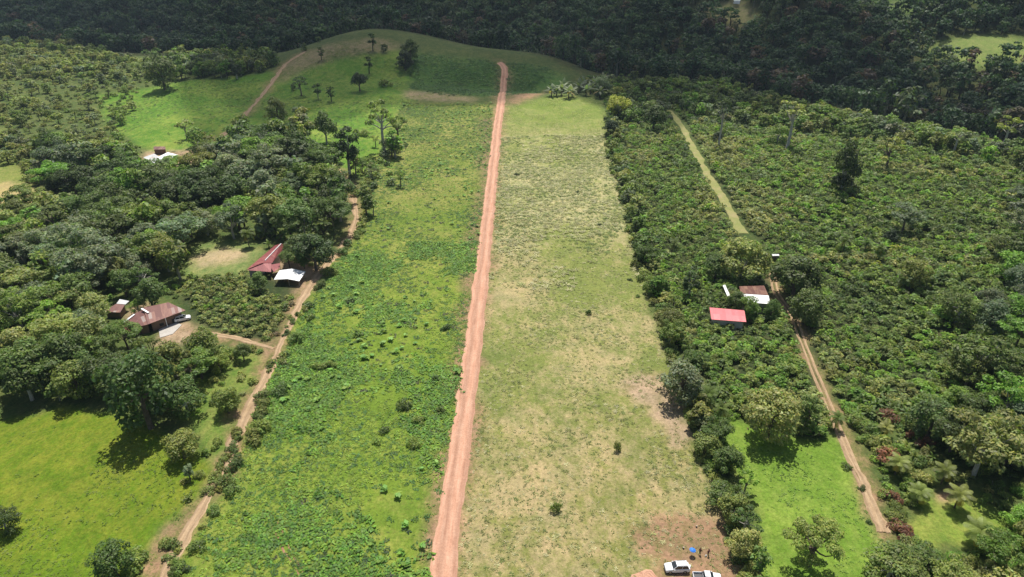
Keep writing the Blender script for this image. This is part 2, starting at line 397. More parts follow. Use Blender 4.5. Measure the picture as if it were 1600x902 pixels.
# open ground this side of the valley
near = (YY < np.interp(XX, CX, CY) - 5)
zone('', (.06, .095, .024), (.12, .135, .042), .35, near)
m = near & (XX < -160) & (YY > 330) & (XX + YY * .75 < 0 + 40 * (big - .5)); zone('', (.11, .15, .035), (.19, .21, .065), .4, m)
zone('hill', (.085, .185, .020), (.19, .25, .045), .38 + 1.8 * (big2 - .5))
zone('crestS', (.12, .14, .04), (.25, .20, .11), .5 + 1.5 * (big2 - .5)); zone('knoll', (.055, .12, .025), (.11, .16, .04), .2 + .8 * (big2 - .5))
zone('greenL', (.15, .20, .04), (.26, .25, .08), .4); zone('strawL', (.25, .25, .08), (.38, .30, .14), .75)
zone('openM', (.12, .18, .05), (.24, .25, .09), .4); zone('strawM', (.24, .22, .09), (.38, .30, .18), .85)
zone('openL', (.10, .17, .028), (.19, .215, .055), .4)
zone('lfield', (.128, .198, .024), (.225, .252, .052), .38 + 1.5 * (big - .5) - .22 * sstep(250, 130, YY) + .2 * sstep(250, 330, YY))
low_ = .6 * sstep(165, 105, YY + 30 * (big2 - .5)); top_ = sstep(370, 440, YY + 90 * (big2 - .5)); mid_ = sstep(225, 265, YY + 40 * (big - .5)) * (1 - top_)
m = pip(Z['lfield'], xs_, ys_); wgt = .75 * sstep(190, 300, YY + 60 * (big2 - .5))[..., None]
green[m] = (green * (1 - wgt) + wgt * np.array((.13, .18, .032)))[m]; dry[m] = (dry * (1 - wgt) + wgt * np.array((.235, .22, .075)))[m]
zone('rfield', (.165, .195, .052), (.34, .285, .145), .22 + 2.3 * (big2 - .5) + .22 * low_ + .22 * mid_ - .05 * top_)
m = pip(Z['rfield'], xs_, ys_)
for k, (lo, md, tp) in enumerate((((.175, .18, .05), (.19, .22, .06), (.15, .205, .04)), ((.36, .28, .15), (.36, .33, .17), (.23, .25, .08)))):
    arr = (green, dry)[k]
    for wgt, colr in ((low_, lo), (mid_, md), (top_, tp)):
        arr[m] = (arr * (1 - wgt[..., None]) + wgt[..., None] * np.array(colr))[m]
zone('verge', (.10, .13, .035), (.22, .15, .09), .55)
zone('pastL', (.095, .165, .010), (.175, .205, .022), .30 + 1.2 * (big2 - .5))
zone('pastR', (.125, .215, .026), (.20, .275, .05), .35 + .9 * (big2 - .5)); zone('lawn', (.15, .22, .035), (.25, .27, .06), .35)
zone('bareA', (.2, .17, .08), (.36, .27, .18), .8); zone('bareS', (.33, .18, .13), (.4, .25, .18), .7)
zone('bank1', (.17, .17, .06), (.33, .25, .16), .5); zone('bank2', (.20, .15, .07), (.33, .20, .13), .5)
for k in ('yard2', 'yard2b', 'yard1', 'yardT', 'yardR'): zone(k, (.26, .18, .11), (.42, .30, .20), .6)
zone('parking', (.18, .155, .06), (.30, .185, .115), np.clip(.58 + .9 * (big2 - .5), .1, 1))
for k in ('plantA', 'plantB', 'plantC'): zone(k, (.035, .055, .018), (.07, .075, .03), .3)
for k, a, b in (('clearA', (.20, .21, .08), (.30, .25, .14)), ('clearB', (.12, .21, .05), (.18, .22, .08)), ('clearC', (.17, .24, .06), (.24, .27, .09)), ('clearD', (.17, .22, .07), (.2, .22, .09))):
    zone(k, a, b, .4)
# worn shoulders along the dirt roads
for pl, w in ((ROAD, 4.0), (TRACK_L, 2.3), (TRACK_R, 1.7), (RIDGE_T, 2.6), (TRACK_S, 1.6)):
    near_ = (np.abs(XX) < 420) & (YY < 720)
    d = np.full(XX.shape, 99.); d[near_] = pldist(pl, xs_[near_], ys_[near_])
    zone('', (.15, .15, .05), (.33, .20, .13), .45, d < w)
def blur(a, n=3):
    for _ in range(n):
        b = a.copy(); b[1:-1] = (a[:-2] + 2 * a[1:-1] + a[2:]) / 4; c = b.copy(); c[:, 1:-1] = (b[:, :-2] + 2 * b[:, 1:-1] + b[:, 2:]) / 4; a = c
    return a
green = blur(green); dry = blur(dry); mixw = blur(mixw)
def setattr3(name, arr):
    a = gm.attributes.new(name, 'FLOAT_COLOR', 'POINT'); c4 = np.ones((arr.shape[0] * arr.shape[1], 4), np.float32)
    c4[:, :3] = arr.reshape(-1, 3); a.data.foreach_set('color', c4.ravel())
setattr3('Col', green); setattr3('Dry', dry)
a = gm.attributes.new('Mix', 'FLOAT', 'POINT'); a.data.foreach_set('value', mixw.astype(np.float32).ravel())
tag(link('ground', gm, M_GROUND), kind='structure')

# ------------------------------------------------------------------ roads and tracks
def resample(pl, step):
    pl = np.array(pl); seg = np.hypot(*(pl[1:] - pl[:-1]).T); s = np.r_[0, np.cumsum(seg)]
    t = np.arange(0, s[-1], step)
    # smooth with a moving window
    q = np.stack([np.interp(t, s, pl[:, 0]), np.interp(t, s, pl[:, 1])], -1)
    k = max(1, int(9 / step)); ker = np.hanning(2 * k + 1); ker /= ker.sum()
    qp = np.vstack([np.repeat(q[:1], k, 0), q, np.repeat(q[-1:], k, 0)])
    e = np.stack([np.convolve(qp[:, i], ker, 'valid') for i in range(2)], -1)
    return e
def strip(name, pl, w, m, lift=.07, step=.3, cross=9, rough=.35, crown=.06, inner=None, seed=0):
    q = resample(pl, step); d = np.gradient(q, axis=0); d /= np.hypot(*d.T)[:, None] + 1e-9
    nrm = np.stack([d[:, 1], -d[:, 0]], -1); n = len(q); s = np.arange(n) * step
    wl = w / 2 + rough * 2 * (fbm(s / 6.0, s * 0 + 1.7, 80 + seed, 5) - .5) * 1.8
    wr = w / 2 + rough * 2 * (fbm(s / 6.0, s * 0 + 9.7, 90 + seed, 5) - .5) * 1.8
    if inner: a0, a1 = inner
    else: a0, a1 = -1, 1
    tt = np.linspace(a0, a1, cross); P = np.zeros((n, cross, 3)); uv = np.zeros((n, cross, 2))
    for j, t in enumerate(tt):
        ww = wr if t > 0 else wl
        off = t * (w / 2) if inner and 0 < j < cross - 1 else t * ww
        P[:, j, :2] = q + nrm * (off)[:, None] if not np.isscalar(off) else q + nrm * off
        P[:, j, 2] = height(P[:, j, 0], P[:, j, 1]) + lift + crown * (1 - t * t) - (.16 if j in (0, cross - 1) else 0)
        uv[:, j, 0] = (t + 1) / 2; uv[:, j, 1] = s / w
    return tag(link(name, grid_mesh(name, P, uv), m), kind='structure')
strip('road', ROAD, 5.5, M_ROAD, rough=.42, cross=13, crown=.10)
strip('track', TRACK_L, 2.9, M_TRACK, rough=.9, seed=3)
strip('path', TRACK_S, 2.0, M_TRACK, rough=.7, seed=5)
strip('track', RIDGE_T, 3.2, M_TRACK, rough=1.3, seed=7, lift=.12)
strip('path', GRASS_T, 3.8, M_STRAWPATH, rough=.8, seed=9, lift=.1)
# the right-hand track: two bare ruts with a grassy crown between
strip('track', TRACK_R, 2.3, M_TRACK, rough=.35, inner=(-1, -.25), cross=5, seed=11)
strip('track', TRACK_R, 2.3, M_TRACK, rough=.35, inner=(.25, 1), cross=5, seed=12)
strip('track', TRACK_R[-4:], 2.1, M_TRACK, rough=.9, seed=14, lift=.11)
strip('gully', DITCH, 1.9, M_SOIL, rough=.6, seed=15, lift=.08, crown=-.1)
def patch(name, pts, m, seed):
    """a flat apron of earth with a ragged outline, as a fan of rings"""
    pl = np.array(rxy(pts)); c = pl.mean(0); n = 96
    ang = np.linspace(0, 2 * pi, n, endpoint=False)
    per = np.vstack([pl, pl[:1]]); s = np.r_[0, np.cumsum(np.hypot(*(per[1:] - per[:-1]).T))]
    t = np.linspace(0, s[-1], n + 1); e = np.stack([np.interp(t, s, per[:, 0]), np.interp(t, s, per[:, 1])], -1)
    e[:-1] = c + (e[:-1] - c) * (1 + .22 * (fbm(t[:-1] / 2, t[:-1] * 0, seed, 4) - .5))[:, None]; e[-1] = e[0]
    P = np.zeros((n + 1, 9, 3)); uv = np.zeros((n + 1, 9, 2))
    for j, k in enumerate(np.linspace(0.02, 1, 9)):
        P[:, j, :2] = c + (e - c) * k; P[:, j, 2] = height(P[:, j, 0], P[:, j, 1]) + (.09 if j < 8 else -.06); uv[:, j] = P[:, j, :2]
    return tag(link(name, grid_mesh(name, P[:, ::-1], uv), m), kind='structure')
patch('yard', [(985, 898), (1010, 889), (1020, 890), (1030, 903), (1028, 925), (960, 925)], M_ROAD, 5)

# ------------------------------------------------------------------ foliage generators (numpy quads)
def unit(v): return v / (np.linalg.norm(v, axis=-1, keepdims=True) + 1e-9)
def leaf_quads(r, c, n, size, aspect=.55):
    t = unit(np.cross(n, unit(r.normal(size=n.shape)))); b = np.cross(n, t)
    s = (size * r.uniform(.65, 1.35, len(c)))[:, None]
    return np.stack([c - t * s, c - b * s * aspect, c + t * s, c + b * s * aspect], 1)
def lobes_to_leaves(r, lobes, n, size, fill=.25, up=.45, low=-.55, aspect=.55, contrast=.16):
    L = np.array(lobes, float); w = (L[:, 3] * L[:, 4] * L[:, 5]) ** (2 / 3); w /= w.sum()
    k = r.choice(len(L), n * 2, p=w); d = unit(r.normal(size=(n * 2, 3))); ok = d[:, 2] > low + .35 * r.normal(size=n * 2) * .5
    k, d = k[ok], d[ok]
    rad = np.where(r.random(len(k)) < fill, r.uniform(.35, .85, len(k)), r.uniform(.84, 1.12, len(k)))
    # ragged surface: leaves gather in sprays
    spray = 1 + .16 * np.sin(d[:, 0] * 7 + k) * np.sin(d[:, 1] * 6 + 2 * k) + .10 * np.sin(d[:, 2] * 11 + k)
    c = L[k, :3] + d * L[k, 3:6] * (rad * spray)[:, None]
    keep = np.ones(len(c), bool)
    for j in range(len(L)):
        q = np.linalg.norm((c - L[j, :3]) / L[j, 3:6], axis=1); keep &= ~((q < .72) & (k != j))
    c, d, k = c[keep][:n], d[keep][:n], k[keep][:n]
    nn = unit(d * .78 + np.array([0, 0, up + .25]) + r.normal(size=d.shape) * .34)
    lob = r.uniform(1 - contrast, 1 + contrast, len(L))
    v = (1.06 * lob[k] * r.uniform(.62, 1.42, len(c)))[:, None] * np.ones(3)
    v[:, 0] *= r.uniform(.82, 1.15, len(c)); v[:, 2] *= r.uniform(.7, 1.2, len(c))
    return leaf_quads(r, c, nn, size, aspect), v
def tube_q(pts, radii, n=6):
    pts = np.array(pts, float); out = []
    rings = []
    for i, p in enumerate(pts):
        d = pts[min(i + 1, len(pts) - 1)] - pts[max(i - 1, 0)]; d = d / (np.linalg.norm(d) + 1e-9)
        a = np.cross(d, [0, 0, 1.0] if abs(d[2]) < .9 else [1.0, 0, 0]); a /= np.linalg.norm(a); b = np.cross(d, a)
        t = np.arange(n) * 2 * pi / n; rings.append(p + radii[i] * (np.cos(t)[:, None] * a + np.sin(t)[:, None] * b))
    for A, B in zip(rings[:-1], rings[1:]):
        out.append(np.stack([A, np.roll(A, -1, 0), np.roll(B, -1, 0), B], 1))
    return np.concatenate(out)
def limb(r, p0, p1, r0, r1, bend=.12, n=5):
    p0 = np.array(p0, float); p1 = np.array(p1, float); L = np.linalg.norm(p1 - p0)
    t = np.linspace(0, 1, 5)[:, None]; off = r.normal(size=3) * bend * L
    return tube_q(p0 + (p1 - p0) * t + np.sin(t * pi) * off, np.linspace(r0, r1, 5), n)
def tree_proto(kind, seed, n, size, wood=True):
    """crown of unit tree about 10 m tall; returns leaves, colours, wood quads"""
    r = np.random.default_rng(seed); lobes = []; W = []
    if kind == 'round':
        for i in range(15):
            a = i * 2.4 + r.normal() * .3; q = math.sqrt((i + .5) / 15); rr = 2.9 * q
            lobes.append((rr * math.cos(a), rr * math.sin(a), 7.6 - 1.9 * q * q + r.normal() * .45, *(r.uniform(1.15, 1.75, 2)), r.uniform(.9, 1.3)))
        for i in range(6):
            a = i * 1.05 + r.normal() * .3; lobes.append((2.0 * math.cos(a), 2.0 * math.sin(a), r.uniform(1.6, 2.6), 1.1, 1.1, 1.0))
        for i in range(8):
            a = i * .785 + r.normal() * .2; lobes.append((2.7 * math.cos(a), 2.7 * math.sin(a), r.uniform(2.6, 4.8), 1.35, 1.35, 1.3))
        th = 4.0
    elif kind == 'broad':
        for i in range(20):
            a = i * 2.4 + r.normal() * .3; q = math.sqrt((i + .5) / 20); rr = 4.6 * q
            lobes.append((rr * math.cos(a), rr * math.sin(a), 8.2 - 1.5 * q * q + r.normal() * .5, *(r.uniform(1.1, 1.7, 2)), r.uniform(.55, .8)))
        for i in range(7):
            a = i * .9 + r.normal() * .2; lobes.append((3 * math.cos(a), 3 * math.sin(a), r.uniform(4.9, 6.2), 1.4, 1.4, .7))
        th = 4.2
    elif kind == 'tall':
        for i in range(16):
            z = 4.0 + 5.6 * i / 15; a = i * 2.4 + r.normal() * .4; rr = 1.7 * math.sin(min(1, (z - 3) / 7.5) * pi) ** .6
            lobes.append((rr * math.cos(a), rr * math.sin(a), z, *(r.uniform(.8, 1.35, 2)), r.uniform(.7, 1.1)))
        th = 5.5
    elif kind == 'sparse':
        for i in range(11):
            a = i * 2.4 + r.normal() * .5; q = math.sqrt((i + .5) / 11); rr = 3.2 * q
            lobes.append((rr * math.cos(a), rr * math.sin(a), 8.6 - 2.4 * q + r.normal() * .9, *(r.uniform(.6, 1.1, 2)), r.uniform(.35, .6)))
        th = 5.0
    elif kind == 'gnarled':
        for i in range(16):
            a = i * 2.4 + r.normal() * .3; q = math.sqrt((i + .5) / 16); rr = 3.9 * q
            lobes.append((rr * math.cos(a) + .2, rr * math.sin(a), 8.6 - 2.4 * q * q + r.normal() * .5, *(r.uniform(.75, 1.25, 2)), r.uniform(.6, .95)))
        for x, y, z in ((-4.1, -.6, 3.6), (-3.2, .5, 3.0), (3.0, -.8, 4.6), (2.2, -1.5, 2.9), (-2.6, -1.4, 5.0)):
            lobes.append((x, y, z, .95, .95, .7))
        th = 4.0
    elif kind == 'dense':
        for i in range(22):
            d = unit(r.normal(size=3)); d[2] = abs(d[2]) * 1.25 - .55
            lobes.append((d[0] * 2.6, d[1] * 2.6, 5.4 + d[2] * 3.1, *(r.uniform(1.1, 1.6, 2)), r.uniform(1.0, 1.5)))
        th = 3.0
    elif kind == 'cone':
        for i in range(20):
            z = 1.5 + 8 * i / 19; rr = 2.0 * (1 - (z - 1) / 9.2) ** .8; a = i * 2.4
            lobes.append((rr * .7 * math.cos(a), rr * .7 * math.sin(a), z, .5 + rr * .5, .5 + rr * .5, .8))
        th = 2.5
    elif kind == 'bush':
        for i in range(9):
            a = i * 2.4; q = math.sqrt((i + .5) / 9); rr = 1.3 * q
            lobes.append((rr * math.cos(a), rr * math.sin(a), 1.5 - .7 * q + r.normal() * .18, *(r.uniform(.5, .9, 2)), r.uniform(.45, .8)))
        th = .5
    elif kind == 'bald':
        for i in range(7):
            a = i * 2.4; rr = 1.0 + .25 * i
            lobes.append((rr * math.cos(a), rr * math.sin(a), 8.4 + r.normal() * .6, .8, .8, .35))
        th = 7.3
    if kind in ('round', 'broad', 'dense', 'tall', 'bush'):
        sc_ = .3 if kind == 'bush' else 1
        lobes = [(l[0] + r.normal() * .42 * sc_, l[1] + r.normal() * .42 * sc_, l[2] + r.normal() * .38 * sc_, l[3] * r.uniform(.62, 1.22), l[4] * r.uniform(.62, 1.22), l[5] * r.uniform(.6, 1.2)) for l in lobes if r.random() > .10]
    Q, C = lobes_to_leaves(r, lobes, n, size, fill=.1 if kind in ('sparse', 'bald') else .22, contrast=.2)
    if wood and kind != 'bush':
        fork = np.array([r.normal() * .2, r.normal() * .2, th]); r0 = .30 if kind != 'gnarled' else .42
        W.append(limb(r, (0, 0, -.6), fork, r0 * 1.25, r0 * .8, .03, 7))
        for l in sorted(lobes, key=lambda l: -(l[3] * l[4]))[:12]:
            p = fork if r.random() < .6 else fork * [1, 1, .78]
            W.append(limb(r, p, (l[0], l[1], l[2] - l[5] * .2), r0 * .42, .05, .09))
    elif wood:
        for i in range(5):
            a = i * 1.3; W.append(limb(r, (0, 0, -.3), (math.cos(a) * .9, math.sin(a) * .9, 1.3), .07, .02))
    return Q, C, (np.concatenate(W) if W else None)
def palm_proto(seed, trunk_h=6.5, nf=17, fl=3.4, banana=False):
    r = np.random.default_rng(seed); Q = []; C = []
    for i in range(nf):
        a = i * 2.399; lvl = i / nf; el = R(78) - lvl * R(88) + r.normal() * .08; L = fl * r.uniform(.85, 1.1)
        d = np.array([math.cos(a), math.sin(a), 0]); side = np.array([-math.sin(a), math.cos(a), 0])
        t = np.linspace(0, 1, 9); ang = el - t * R(85 if not banana else 60)
        seg = L / 8; pts = [np.array([0, 0, trunk_h])]
        for k in range(8): pts.append(pts[-1] + seg * (d * math.cos(ang[k]) + np.array([0, 0, 1]) * math.sin(ang[k])))
        pts = np.array(pts); col = np.array([1.0, 1.0, 1.0]) * r.uniform(.75, 1.25)
        if lvl > .88: col = np.array([2.2, 1.4, 1.0])
        if banana:
            w = np.sin(np.clip(t, .08, 1) ** .8 * pi * .98) * .42 + .05
            for k in range(8):
                for s in (-1, 1):
                    dr = np.array([0, 0, -.25])
                    Q.append(np.array([pts[k], pts[k + 1], pts[k + 1] + s * side * w[k + 1] + dr * w[k + 1], pts[k] + s * side * w[k] * r.uniform(.8, 1.0) + dr * w[k]])); C.append(col * r.uniform(.85, 1.15))
        else:
            for k in range(1, 9):
                for h in range(3):
                    p = pts[k - 1] + (pts[k] - pts[k - 1]) * h / 3; f = (pts[k] - pts[k - 1]) / seg
                    ll = .95 * math.sin(min(.97, (k - .6 + h / 3) / 8.4) * pi) ** .6 + .12
                    for s in (-1, 1):
                        e = p + s * side * ll * .8 + f * ll * .45 + np.array([0, 0, -.38 * ll])
                        Q.append(np.array([p, p + f * .14, e + f * .04, e - f * .03])); C.append(col * r.uniform(.8, 1.2))
    W = tube_q([(0, 0, -.4), (.12, .05, trunk_h * .35), (.16, .12, trunk_h * .7), (0, 0, trunk_h)], [.24, .17, .15, .13], 7) if not banana else \
        tube_q([(0, 0, -.3), (0, .03, trunk_h * .5), (0, 0, trunk_h)], [.2, .16, .1], 7)
    return np.array(Q), np.array(C), W

SPEC = {}   # kind -> list of (crown mesh, trunk mesh, top height)
def make_spec(kind, variants, n, size, bark='n', **kw):
    SPEC[kind] = []
    for v in range(variants):
        Q, C, Wd = tree_proto(kind, 100 + 13 * v + len(kind) * 7, n, size, **kw)
        cm = quad_mesh('crown', Q, C); cm.materials.append(M_LEAF)
        tm = None
        if Wd is not None:
            tm = quad_mesh('trunk', Wd); tm.materials.append(M_PALEBARK if kind in ('bald',) or v % 3 == 1 else M_BARK)
        SPEC[kind].append((cm, tm))
make_spec('round', 4, 3200, .26); make_spec('broad', 4, 3400, .27); make_spec('tall', 3, 2300, .24)
make_spec('sparse', 3, 1100, .24); make_spec('dense', 3, 3600, .25); make_spec('cone', 1, 2600, .24)
make_spec('gnarled', 1, 6500, .17); make_spec('bush', 4, 800, .16); make_spec('bald', 2, 420, .25)
for kd, args in (('palm', [(1, 6.0), (2, 5.0)]), ('banana', [(3, 2.2), (4, 1.8)])):
    SPEC[kd] = []
    for s_, th_ in args:
        Q, C, Wd = palm_proto(s_, th_, 18 if kd == 'palm' else 9, 3.5 if kd == 'palm' else 2.6, kd == 'banana')
        cm = quad_mesh('fronds' if kd == 'palm' else 'leaves', Q, C); cm.materials.append(M_LEAF)
        tm = quad_mesh('trunk' if kd == 'palm' else 'stem', Wd); tm.materials.append(M_BARK if kd == 'palm' else M_GRASS if False else M_BARK)
        SPEC[kd].append((cm, tm))
NAMES = {'round': 'broadleaf_tree', 'broad': 'spreading_tree', 'tall': 'slender_tree', 'sparse': 'thin_crowned_tree', 'dense': 'dense_tree', 'cone': 'conical_tree',
         'gnarled': 'gnarled_tree', 'bush': 'shrub', 'bald': 'bare_trunk_tree', 'palm': 'palm_tree', 'banana': 'banana_plant'}
SHAPE = {'round': 'round-crowned', 'broad': 'wide flat-topped', 'tall': 'slender upright', 'sparse': 'thin open-crowned', 'dense': 'dense rounded', 'cone': 'tall conical',
         'gnarled': 'gnarled', 'bush': 'leafy', 'bald': 'tall bare-trunked', 'palm': 'feathery', 'banana': 'broad-leaved'}
# (width, height) of the unit plants
WID = {'round': 8.4, 'broad': 11.5, 'tall': 5.2, 'sparse': 7.6, 'dense': 7.8, 'cone': 4.6, 'gnarled': 9.6, 'bush': 3.6, 'bald': 5.5, 'palm': 6.4, 'banana': 3.8}
MIDZ = {'round': 6.0, 'broad': 7.2, 'tall': 6.6, 'sparse': 7.2, 'dense': 5.3, 'cone': 5, 'gnarled': 6.6, 'bush': 1.0, 'bald': 8, 'palm': 5.8, 'banana': 2.6}
COLS = {'dark green': (.078, .112, .028), 'deep green': (.105, .148, .034), 'mid green': (.150, .195, .040), 'olive green': (.180, .200, .048), 'pale olive': (.235, .245, .078),
        'yellow green': (.25, .29, .05), 'bright green': (.145, .235, .032), 'grey green': (.165, .195, .105), 'reddish': (.21, .085, .05), 'brownish': (.19, .14, .07),
        'golden': (.36, .33, .04), 'blackish green': (.042, .062, .025), 'silver grey': (.32, .31, .27)}
PLANTS = []   # dict rows; turned into objects later
def plant(kind, x, y, s, colour, zone, own=None, name=None, sz=1.0, rot=None, var=None):
    PLANTS.append(dict(kind=kind, x=float(x), y=float(y), s=float(s), colour=colour, zone=zone, own=own, name=name, sz=sz,
                       rot=rng.uniform(0, 6.28) if rot is None else rot, var=int(rng.integers(0, 12)) if var is None else var))
def at_px(kind, px, py, wpx, colour, zone, own=None, **kw):
    """stand a plant so that its crown, wpx wide in the photograph, is seen in the direction of (px, py)"""
    p = ray(px, py); s = 1
    for _ in range(3):
        dz = np.dot(p - np.array([0, 0, CAM_H]), F); s = wpx / FPX * dz / WID[kind]
        p = ray(px, py, MIDZ[kind] * s * kw.get('sz', 1.0))
    plant(kind, p[0], p[1], s, colour, zone, own, **kw)
ROADS_AVOID = [(ROAD, 3.5), (TRACK_L, 2.6), (TRACK_R, 2.2), (TRACK_S, 1.8), (RIDGE_T, 5.5), (GRASS_T, 2.8)]
AVOID_ZONES = []
def free(x, y, r):
    ok = np.ones(np.shape(x), bool)
    for pl, w in ROADS_AVOID: ok &= pldist(pl, x, y) > w + r * .45
    for z in AVOID_ZONES: ok &= ~pip(z, x, y)
    return ok
def scatter(poly, spacing, jit=.42, world=False, off=0, avoid=None):
    pl = np.array(poly if world else rxy(poly, off)); x0, y0 = pl.min(0); x1, y1 = pl.max(0)
    gx, gy = np.meshgrid(np.arange(x0, x1, spacing), np.arange(y0, y1, spacing * .87)); gx = gx + (np.arange(gx.shape[0]) % 2)[:, None] * spacing / 2
    gx = gx.ravel() + rng.uniform(-jit, jit, gx.size) * spacing; gy = gy.ravel() + rng.uniform(-jit, jit, gy.size) * spacing
    ok = pip(pl, gx, gy) & free(gx, gy, spacing * .5 if avoid is None else avoid)
    return gx[ok], gy[ok]

AVOID_ZONES = [rxy(p) for p in (
    [(165, 470), (215, 462), (300, 470), (315, 500), (335, 520), (300, 560), (255, 560), (215, 545), (180, 525), (160, 500)],      # rusty house
    [(380, 385), (425, 372), (455, 378), (465, 400), (500, 425), (500, 465), (420, 462), (400, 445), (378, 425)],                   # red house
    [(1106, 486), (1112, 512), (1168, 516), (1166, 492)], [(1150, 452), (1205, 450), (1208, 484), (1160, 482)], Z['yardR'],
    [(212, 228), (320, 226), (342, 240), (325, 262), (300, 285), (215, 285)])] + [Z['strawL'], Z['strawM'], Z['greenL'], Z['pastL'], Z['pastR'], Z['lawn'], Z['openM'], Z['rfield'], Z['lfield']]

def wood(poly, spacing, kinds, cols, smin, smax, zone, off=0, **kw):
    gx, gy = scatter(poly, spacing, off=off, **kw)
    kk = rng.choice(len(kinds), len(gx)); 
    patchn = fbm(gx / 25, gy / 25, 5, 2)
    for i in range(len(gx)):
        c = cols[int(np.clip((patchn[i] - .25) * 2 * len(cols) + rng.normal() * .9, 0, len(cols) - 1))]
        plant(kinds[kk[i]], gx[i], gy[i], rng.uniform(smin, smax), c, zone)
DK = ['dark green', 'deep green', 'mid green', 'deep green', 'bright green', 'olive green', 'grey green']; MD = ['deep green', 'mid green', 'olive green', 'bright green', 'pale olive', 'mid green', 'grey green']; PL = ['mid green', 'olive green', 'pale olive', 'grey green', 'pale olive']
wood([(60, 235), (225, 262), (330, 240), (470, 235), (520, 275), (542, 300), (548, 345), (520, 388), (455, 382), (430, 378), (330, 372), (285, 405), (285, 440), (215, 470), (160, 475), (130, 460), (90, 330)],
     8.2, ['round', 'broad', 'dense', 'tall', 'round', 'broad', 'sparse', 'bald'], DK, .85, 1.9, 'woodA')
wood([(-260, 345), (95, 330), (130, 460), (165, 500), (200, 545), (310, 560), (330, 590), (300, 655), (170, 640), (60, 640), (0, 655), (-260, 740)],
     7.0, ['round', 'broad', 'dense', 'round', 'tall', 'sparse', 'bush'], MD, .65, 1.55, 'woodB')
wood([(-260, 225), (60, 225), (100, 330), (-260, 350)], 6.5, ['round', 'broad', 'tall', 'bush'], PL, .5, .85, 'scrubA')
wood([(-260, 120), (200, 120), (220, 160), (190, 210), (225, 255), (60, 235), (-260, 240)], 10.5, ['round', 'broad', 'bush', 'bush', 'sparse'], PL, .45, .9, 'scrubA')
wood([(-300, 62), (0, 66), (120, 72), (200, 90), (240, 125), (-300, 125)], 8.5, ['round', 'round', 'broad', 'bush'], PL, .5, .95, 'scrubB')
wood([(225, 98), (330, 92), (440, 92), (436, 106), (360, 122), (250, 128)], 8.5, ['round', 'tall', 'sparse', 'dense'], MD + DK, .9, 1.4, 'crestL')
wood([(905, 128), (1040, 132), (1130, 138), (1230, 165), (1420, 206), (1600, 246), (1800, 300), (1800, 320), (1600, 272), (1410, 228), (1230, 205), (1080, 184), (1040, 182), (965, 200), (950, 160)],
     7.2, ['round', 'broad', 'dense', 'bush', 'tall'], MD + DK, .6, 1.05, 'crestR')
wood([(1470, 655), (1540, 560), (1800, 470), (1800, 770), (1590, 770), (1500, 745), (1430, 700)], 7.6, ['broad', 'round', 'dense', 'broad'], DK + MD, .85, 1.25, 'woodR')
wood([(1400, 905), (1460, 860), (1560, 835), (1800, 780), (1800, 1000), (1370, 1000)], 5.6, ['round', 'broad', 'bush'], MD, .5, .8, 'woodR')
wood([(1560, 560), (1530, 520), (1580, 330), (1800, 330), (1800, 480)], 11, ['round', 'broad', 'dense'], DK, .8, 1.2, 'slopeR')
# shrubs in rows beside the tracks and along the field edge
def row(poly, step, width, kinds, cols, smin, smax, zone, off=0, cover=False):
    q = resample(rxy(poly, off), step)
    for x, y in q:
        x += rng.normal() * width; y += rng.normal() * step * .3
        xx, yy_ = np.array([x]), np.array([y])
        if pldist(ROAD, xx, yy_)[0] < 4 or (not cover and min(pldist(TRACK_L, xx, yy_)[0], pldist(TRACK_R, xx, yy_)[0]) < 2.1) or any(pip(z, xx, yy_)[0] for z in AVOID_ZONES[:6]): continue
        plant(kinds[rng.integers(len(kinds))], x, y, rng.uniform(smin, smax), cols[rng.integers(len(cols))], zone)
row([(948, 185), (953, 240), (973, 300), (990, 370), (1003, 430), (1026, 480), (1045, 540), (1062, 590), (1082, 650), (1108, 720), (1135, 790), (1160, 860), (1175, 950)],
    2.6, .9, ['bush', 'bush', 'bush', 'round', 'broad'][:3], ['mid green', 'olive green', 'deep green', 'pale olive', 'dark green'], .7, 1.35, 'hedgeR')
row([(958, 190), (963, 240), (983, 300), (1002, 380), (1020, 430), (1040, 480), (1060, 540), (1085, 610), (1110, 680), (1140, 760), (1168, 850), (1190, 950)],
    4.6, 1.4, ['round', 'dense', 'tall', 'broad', 'sparse'], DK + ['olive green', 'pale olive'], .36, .85, 'hedgeR')
row([(582, 262), (580, 300), (572, 345), (552, 375), (530, 400), (505, 440), (478, 485), (450, 545), (425, 600), (400, 650), (372, 710), (330, 800), (305, 850), (275, 920), (262, 980)],
    2.9, 1.5, ['bush'], ['mid green', 'deep green', 'dark green', 'olive green'], .4, 1.6, 'hedgeL')
row([(375, 672), (362, 700), (345, 738), (330, 765), (318, 785)], 1.9, .8, ['bush'], ['mid green', 'deep green', 'olive green'], .55, 1.0, 'hedgeL', cover=True)
row([(286, 846), (268, 878), (250, 915), (235, 950)], 2.0, 1.0, ['bush'], ['mid green', 'deep green', 'olive green'], .5, .9, 'hedgeL', cover=True)
row([(462, 490), (450, 515), (440, 530)], 2.4, .8, ['bush'], ['olive green', 'deep green'], .4, .7, 'hedgeL', cover=True)
row([(428, 560), (420, 578), (414, 588)], 2.0, .7, ['bush'], ['olive green', 'deep green'], .5, .8, 'hedgeL', cover=True)
row([(400, 590), (372, 640), (330, 720), (300, 790), (270, 850), (235, 920)], 4.0, 1.6, ['bush'], ['mid green', 'olive green', 'pale olive'], .4, 1.0, 'hedgeL')
row([(500, 400), (478, 425), (455, 480), (425, 540)], 4.5, 1.0, ['bush'], ['olive green', 'mid green', 'brownish'], .4, .8, 'hedgeL')
row([(1335, 655), (1372, 700), (1395, 745)], 2.2, .6, ['bush'], ['reddish', 'olive green', 'mid green', 'olive green'], 1.1, 1.7, 'crotons')
